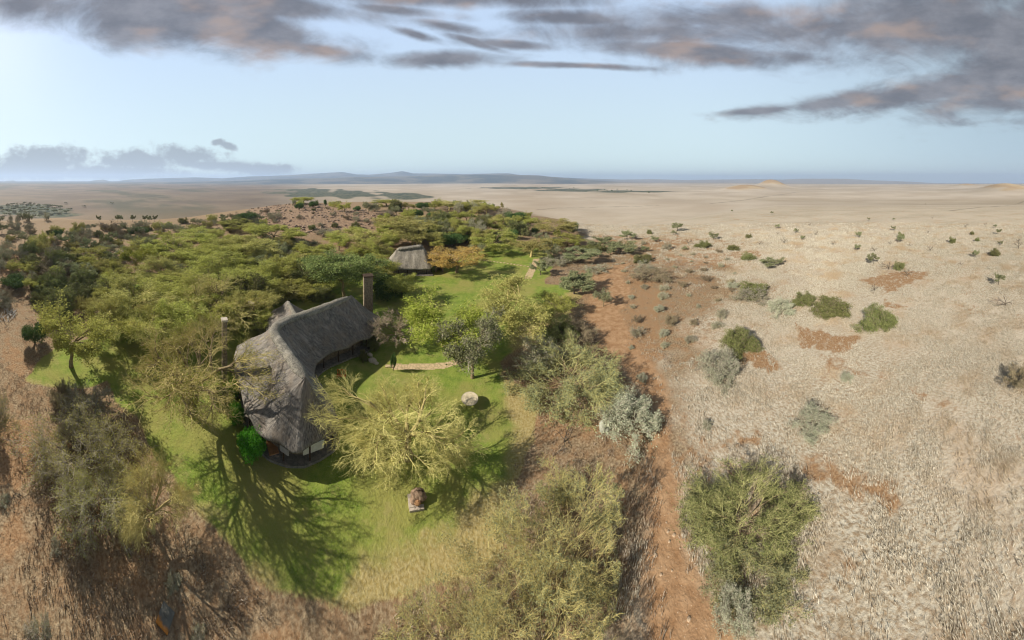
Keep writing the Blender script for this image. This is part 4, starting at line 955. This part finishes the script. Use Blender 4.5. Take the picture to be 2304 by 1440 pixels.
# ------------------------------------------------------------------ garden objects
x, y, z = ray_ground(1057, 914)
tb = tag(empty('round_table', (x, y, z)), 'big round beige table standing on the open lawn with its round shadow', 'table')
mt = MB(); n = 40
mt.tube((0, 0, 1.06), (0, 0, 1.12), 1.30, 1.30, 40); tt = mt.build('table_top', TABLE, tb)
rim = MB()
for i in range(n):
    a0, a1 = 2*math.pi*i/n, 2*math.pi*(i+1)/n; rim.tube((1.31*math.cos(a0), 1.31*math.sin(a0), 1.09), (1.31*math.cos(a1), 1.31*math.sin(a1), 1.09), .05, .05, 6)
rim.build('rim', STONEP, tb)
MB().tube((0, 0, -.2), (0, 0, 1.06), .16, .12, 10).tube((-1.1, 0, 1.0), (1.1, 0, 1.0), .05, .05, 6).tube((0, -1.1, 1.0), (0, 1.1, 1.0), .05, .05, 6).build('pedestal', WOODD, tb)

x, y, z = ray_ground(941, 1136)
bd = tag(empty('hollow_boulder', (x, y, z), .35, (.85, .85, .8)), 'hollow brown boulder on a pale stone slab at the edge of the straw lawn', 'boulder')
MB().box((-.75, .05, .10), (1.15, 1.5, .36), .15).box((-.2, -.70, .08), (1.9, .5, .30), .15).build('slab', STONEP, bd)
MB().rock((0, .35, .62), .95, 3, (1.05, .72, .75)).rock((.45, .15, .60), .62, 5, (1.1, .8, .8)).rock((-.55, -.05, .40), .5, 6).build('boulder', ROCKM, bd, True)
MB().rock((-.05, -.45, .56), .42, 8, (1, .8, .5)).build('rock', simple('orange_rock', (.42, .22, .10), (.55, .32, .17)), bd, True)
MB().rock((.12, .38, 1.12), .50, 9, (1.2, .42, .35)).build('hollow', WOODD, bd, True)  # solid dark lump; its colour stands for the shade inside a hollow

x, y, z = ray_ground(372, 1404)
RUST, t, b = newmat('rusty_plate'); q = ocoord(t); nz = t.noise(q, 1.2, 5, .6)
sp = t.n.new('ShaderNodeSeparateXYZ'); t.l.new(q, sp.inputs[0])
t.l.new(t.mix(t.ss(t.m('ADD', sp.outputs[1], t.m('MULTIPLY', nz, 1.0)), .05, .35), (.60, .24, .05), (.17, .165, .14)), b.inputs['Base Color'])
plate = MB().box((0, 0, 0), (1.1, 1.2, .10), 0).box((0, .05, .09), (.3, .05, .05)).build('metal_cover', RUST); plate.location = (x, y, z+.16); plate.rotation_euler = (.08, .06, .75)
tag(plate, 'square grey metal cover with one rusty orange edge in the lower left scrub', 'metal cover')

x, y, z = ray_ground(1357, 972); rk = MB().rock((0, 0, .7), .75, 12, (.8, .6, 1.4)).rock((.5, -.1, .3), .5, 13).build('boulder', simple('grey_green_rock', (.26, .27, .21), (.42, .42, .34)), None, True); rk.location = (x, y, z)
tag(rk, 'upright grey-green boulder on bare reddish soil left of the narrow track', 'boulder')
for i, (px, py, s_, lb) in enumerate(((832, 800, .6, 'flat tan boulder nearest the veranda terrace'), (838, 814, .8, 'largest tan boulder between veranda and garden path'), (846, 819, .5, 'small tan boulder closest to the garden path'))):
    x, y, z = ray_ground(px, py); o = MB().rock((0, 0, .15), s_, 20+i, (1.2, .8, .5)).build('boulder', STONEP, None, True); o.location = (x, y, z); tag(o, lb, 'boulder', 'tan boulders by the veranda')
ordn = ['first', 'second', 'third', 'fourth', 'fifth', 'sixth', 'seventh', 'eighth', 'ninth', 'tenth', 'eleventh', 'twelfth', 'thirteenth', 'fourteenth', 'fifteenth', 'sixteenth', 'seventeenth', 'eighteenth', 'nineteenth', 'twentieth']
for i in range(15):
    px = 1188-i*7.6; py = 599.5-i*1.05+.03*(i-7)**2*.4; x, y, z = ray_ground(px, py)
    o = MB().box((0, 0, .03), (.95, .75, .14), .3*i).build('stepping_stone', PAVE); o.location = (x, y, z); tag(o, f'cream stepping stone, {ordn[i]} in its row from the crazy-paved path', 'stepping stone', 'stepping stones across the far lawn')
for i, (px, py) in enumerate(((872, 825), (882, 826))):
    x, y, z = ray_ground(px, py); o = MB().box((0, 0, .03), (.85, .7, .14), .4).build('stepping_stone', PAVE); o.location = (x, y, z); tag(o, ['cream stepping stone farther from the tan path, by the veranda', 'cream stepping stone touching the left end of the tan path'][i], 'stepping stone')
# orange-red garden bench
x, y, z = ray_ground(768, 850); bn = tag(empty('garden_bench', (x, y, z), .5), 'orange-red slatted garden bench beside the shaded terrace', 'bench')
m = MB(); [m.box((0, -.3+.17*i, .45), (1.7, .13, .05)) for i in range(4)]; m.build('seat', ORANGE, bn)
m = MB(); [m.box((-.75+.3*i, .36, .85), (.12, .05, .75)) for i in range(6)]; m.box((0, .36, 1.22), (1.7, .07, .1)); m.build('backrest', ORANGE, bn)
for sx in (-.75, .75):
    for sy in (-.3, .3): MB().box((sx, sy, .22), (.09, .09, .44)).build('leg', ORANGE, bn)
x, y, z = ray_ground(18, 712); m = MB(); rr = random.Random(3)
for i in range(34):
    a = rr.uniform(-.5, .9); cx, cy = rr.uniform(-2.6, 2.6), rr.uniform(-1.8, 1.8); L = rr.uniform(.7, 1.7); zz = rr.uniform(.05, .55)
    m.tube((cx-math.cos(a)*L, cy-math.sin(a)*L, zz), (cx+math.cos(a)*L, cy+math.sin(a)*L, zz+rr.uniform(-.1, .2)), .08, .06, 6)
o = m.build('woodpile', simple('grey_wood', (.30, .27, .22), (.52, .48, .42)), None); o.location = (x, y, z); tag(o, 'loose pile of bleached grey branches at the far left edge', 'woodpile')
for i, (px, py) in enumerate(((1499, 1180), (1503, 1201), (1517, 1206), (1512, 1285), (1487, 1300), (1475, 1255), (1530, 1240), (1506, 1225), (1550, 1395))):
    x, y, z = ray_ground(px, py); o = MB().rock((0, 0, .02), (.09+.04*(i % 3)), 40+i, (1.2, .9, .35)).build('stone', TRACKST, None, True); o.location = (x, y, z)
    tag(o, f'pale stone lying on the red track, {ordn[i]} from the left' , 'stone', 'pale stones on the dirt track')
sts = sorted([o for o in bpy.data.objects if o.name.startswith('stone') and o.get('category') == 'stone'], key=lambda o: math.atan2(o.location.x, o.location.y))
for i, o in enumerate(sts): o['label'] = f'pale stone lying on the red track, {ordn[i]} from the left'

# ------------------------------------------------------------------ ground cover (nobody could count it)
def wind_grass(name, n, azr, Rr, hr, wr, lean, spread, blades, mat, accept, label, cat, seed, pw=1.0):
    rg = np.random.default_rng(seed); a = rg.uniform(*azr, n); R = Rr[0]+(Rr[1]-Rr[0])*rg.uniform(0, 1, n)**pw
    x = R*np.sin(a); y = R*np.cos(a); k = accept(x, y, R, rg); x, y, R = x[k], y[k], R[k]; n = len(x); z = Zf(x, y)
    sc_ = np.clip(R/70, 1, 2.4)
    h = rg.uniform(*hr, n)*sc_
    P = np.stack([x, y, z-.03], 1)[:, None]+rg.normal(size=(n, blades, 3))*(np.array([.13, .13, 0])*sc_[:, None, None])
    la = lean+rg.normal(size=(n, 1))*.35
    tip = P+np.stack([np.sin(la)*h[:, None]*(.55+rg.normal(size=(n, blades))*spread), np.cos(la)*h[:, None]*(.55+rg.normal(size=(n, blades))*spread), h[:, None]*rg.uniform(.6, 1.05, (n, blades))], -1)
    sa = rg.uniform(0, 6.28, (n, blades)); wv = np.stack([np.cos(sa), np.sin(sa), 0*sa], -1)*(rg.uniform(*wr, (n, blades))*sc_[:, None])[..., None]
    midp = P*.45+tip*.55+np.array([0, 0, .06])
    V = np.stack([P-wv, P+wv, midp+wv*.8, tip, midp-wv*.8], 2).reshape(-1, 3)
    b_ = np.arange(n*blades)[:, None]*5
    me = mesh_np(name, V, [b_+np.array([[0, 1, 2, 3, 4]])], mat)
    return tag(obj(name, me), label, cat, kind='stuff')
def grassmat(name, a, bc, cc):
    m, t, b = newmat(name); p = pos(t); g = t.n.new('ShaderNodeNewGeometry')
    c = t.mix(g.outputs['Random Per Island'], a, bc); c = t.mix(t.m('MULTIPLY', t.ss(t.noise(p, .09, 5, .6), .45, .68), .8), c, cc)
    t.l.new(c, b.inputs['Base Color'])
    tr = t.n.new('ShaderNodeBsdfTranslucent'); t.l.new(c, tr.inputs[0]); mx = t.n.new('ShaderNodeMixShader'); mx.inputs[0].default_value = .2
    t.l.new(b.outputs[0], mx.inputs[1]); t.l.new(tr.outputs[0], mx.inputs[2]); t.l.new(mx.outputs[0], t.n['Material Output'].inputs['Surface']); return m
SOILW = [(poly_world(p_), a_) for p_, a_ in SOIL if a_ >= .8 and min(q_[1] for q_ in p_) > 560]
SOILW2 = [(poly_world(p_), a_) for p_, a_ in SOIL if a_ < .8 and min(q_[1] for q_ in p_) > 560]
PALEW = poly_world([(min(a, 2380), max(b, 470)) for a, b in PALE])
def ok_common(x, y, rg):
    P = np.stack([x, y], 1); k = (sdf(P, LAWN_W) < -.3+.5*wob(x, y, 2)) & (sdf(P, ROAD_W) < .45+1.7*vn(x, y, 3, 3, 8))
    for p_, a_ in SOILW: k &= ~((sdf(P, p_) > .8*wob(x, y, 2.5)) & (rg.uniform(0, 1, len(x)) < .9))
    for p_, a_ in SOILW2: k &= ~((sdf(P, p_) > .8*wob(x, y, 2.5)) & (rg.uniform(0, 1, len(x)) < .6))
    return k
def acc_right(x, y, R, rg):
    P = np.stack([x, y], 1); clump = np.clip(.66+.8*vn(x, y, 3.2, 3, 2)+.55*vn(x, y, 13, 3, 9)-.35*(1-sstep(np.arctan2(x, y)*F+1152, 1480, 1750)), .05, 1)
    return ok_common(x, y, rg) & ((sdf(P, PALEW) > 3*vn(x, y, 9, 3, 5)) | ((np.arctan2(x, y)*F+1152 > 1375) & (vn(x, y, 5, 3, 6) > .15))) & (rg.uniform(0, 1, len(x)) < clump*(1-.85*sstep(R, 110, 215)))
def acc_left(x, y, R, rg):
    P = np.stack([x, y], 1); clump = np.clip(.34+1.3*vn(x, y, 2.6, 3, 4), .03, 1)
    return ok_common(x, y, rg) & (sdf(P, PALEW) < 2*wob(x, y, 5)) & (rg.uniform(0, 1, len(x)) < clump)
G1 = grassmat('pale_dry_grass', (.34, .285, .20), (.76, .71, .59), (.48, .36, .22))
G2 = grassmat('brown_dry_grass', (.15, .10, .06), (.60, .52, .41), (.33, .20, .11))
wind_grass('dry_grass', 340000, (.2, 2.0), (15, 225), (.20, .44), (.014, .032), .75, .35, 4, G1, acc_right, 'pale wind-combed dry grass covering the right side', 'grass', 5, .85)
wind_grass('scrub_grass', 90000, (-2.0, .75), (13, 120), (.15, .42), (.014, .034), 1.0, .5, 4, G2, acc_left, 'tangled brown and grey dry grass around the lawn', 'grass', 6, .9)
# rocks of the stony hill
rg = np.random.default_rng(8); PW = poly_world(STONY); lo_, hi_ = PW.min(0), PW.max(0); m = MB(); cnt = 0
while cnt < 1500:
    q = rg.uniform(lo_, hi_, 2)
    if sdf(q[None], PW)[0] < -3 or rg.uniform() > .5+.5*math.sin(q[0]/9)*math.cos(q[1]/7): continue
    s_ = rg.uniform(.35, 1.5); z = zat(*q); cnt += 1; b0 = len(m.v); a = rg.uniform(0, 6.28)
    for dz, kk in ((-.3, 1.0), (s_*.35, .85), (s_*.6, .35)):
        for i in range(5):
            t_ = a+i*1.2566; r = s_*kk*rg.uniform(.7, 1.15); m.v.append((q[0]+r*math.cos(t_), q[1]+r*math.sin(t_), z+dz))
    for j in (0, 5):
        for i in range(5): m.f.append((b0+j+i, b0+j+(i+1) % 5, b0+j+5+(i+1) % 5, b0+j+5+i))
    m.f.append(tuple(b0+10+i for i in range(5)))
tag(m.build('rocks', simple('hill_rocks', (.15, .105, .08), (.44, .33, .24), .6)), 'field of brown rocks strewn over the stony hill', 'rocks', kind='stuff')

# ------------------------------------------------------------------ labels that single each plant out
LM = [(680,820,'the lodge'),(930,585,'the thatched cottage'),(828,650,'the tall stone chimney'),(1057,908,'the round table'),(940,1130,'the hollow boulder'),(730,490,'the stony hill'),(980,820,'the tan path'),
      (1200,605,'the crazy-paved path'),(1285,840,'the huge olive bush'),(1380,680,'the orange soil'),(1465,615,'the dark brown-grey bush'),(1529,509,'the lone rim umbrella acacia'),(1680,1130,'the big green twiggy bush'),
      (1760,675,'the bush row'),(1965,580,'the lone small umbrella acacia'),(2026,537,'the dark round-topped plain tree'),(2262,678,'the fallen dead tree'),(126,600,'the fan-shaped brown bush'),(302,555,'the bright round-topped tree'),
      (155,720,'the curved-trunk acacia'),(415,790,'the forked fever tree'),(190,990,'the broad grey thorn bush'),(372,1404,'the rusty metal cover'),(248,508,'the round skyline bush'),(555,487,'the dark round tree'),(684,450,'the hilltop flat acacia'),
      (1160,485,'the dark rim evergreen'),(120,497,'the bare tan mound'),(60,470,'the far left woodland'),(1290,428,'the far forest strip'),(1622,822,'the bluish bush'),(950,462,'the round crest tree'),(18,712,'the branch pile'),(1700,420,'the tan knoll'),
      (1028,575,'the orange-tipped acacia'),(790,600,'the tall leafy tree'),(128,525,'the small round dark tree'),(505,760,'the tall stone pillar'),(2145,506,'the far plain bush'),(505,560,'the wood centre')]
plant_lm = LM[:-2]+[LM[-2]]
rel = {}
for o, kind, cx, cy, lb, gp in PLANTS:
    if gp: o['group'] = gp
    if lb: o['label'] = lb; continue
    best = min(LM[:-2], key=lambda L_: math.hypot(L_[0]-cx, (L_[1]-cy)*2.0)); dxp, dyp = cx-best[0], (cy-best[1])*2.2
    if abs(dxp) > abs(dyp): dr = 'right of' if dxp > 0 else 'left of'
    else: dr = 'in front of' if dyp > 0 else 'behind'
    rel.setdefault((kind, dr, best[2]), []).append((math.hypot(dxp, dyp), o))
rank = ['nearest', 'second nearest', 'third nearest', 'fourth nearest', 'fifth nearest', 'sixth nearest', 'seventh nearest', 'eighth nearest', 'ninth nearest', 'tenth nearest']
for (kind, dr, lm), lst in rel.items():
    lst.sort(key=lambda q: q[0])
    for i, (_, o) in enumerate(lst):
        o['label'] = f'{LOOK[kind]}, {rank[min(i, 9)]} one {dr} {lm}' if len(lst) > 1 else f'{LOOK[kind]}, the only one just {dr} {lm}'

# ------------------------------------------------------------------ haze: one closed box of even air
HAZE = bpy.data.materials.new('haze_air'); HAZE.use_nodes = True; t = NT(HAZE.node_tree); t.n.clear()
pv = t.n.new('ShaderNodeVolumePrincipled'); pv.inputs['Color'].default_value = (.56, .71, .97, 1); pv.inputs['Density'].default_value = 7.5e-5; pv.inputs['Anisotropy'].default_value = .2
ou = t.n.new('ShaderNodeOutputMaterial'); t.l.new(pv.outputs[0], ou.inputs['Volume'])
hz = MB().box((0, 0, 330), (52000, 52000, 1500)).build('haze', HAZE); tag(hz, 'thin bluish haze lying over the plains and far hills', 'haze', kind='stuff')
zmin = min((v.co.z for o in bpy.data.objects if o.name in ('ground', 'hills', 'lawn') for v in o.data.vertices)); zmax = max((v.co.z for o in bpy.data.objects if o.name in ('ground', 'hills') for v in o.data.vertices))
b0, b1 = zmin-1, max(zmax, CAMH)+8
hz.data.clear_geometry(); mb = MB().box((0, 0, (b0+b1)/2), (52000, 52000, b1-b0)); hz.data.from_pydata(mb.v, [], mb.f); hz.data.materials.append(HAZE) if not hz.data.materials else None; hz.data.update()
print('haze box', b0, b1, 'plants', len(PLANTS), 'polys', sum(len(m_.polygons) for m_ in bpy.data.meshes))
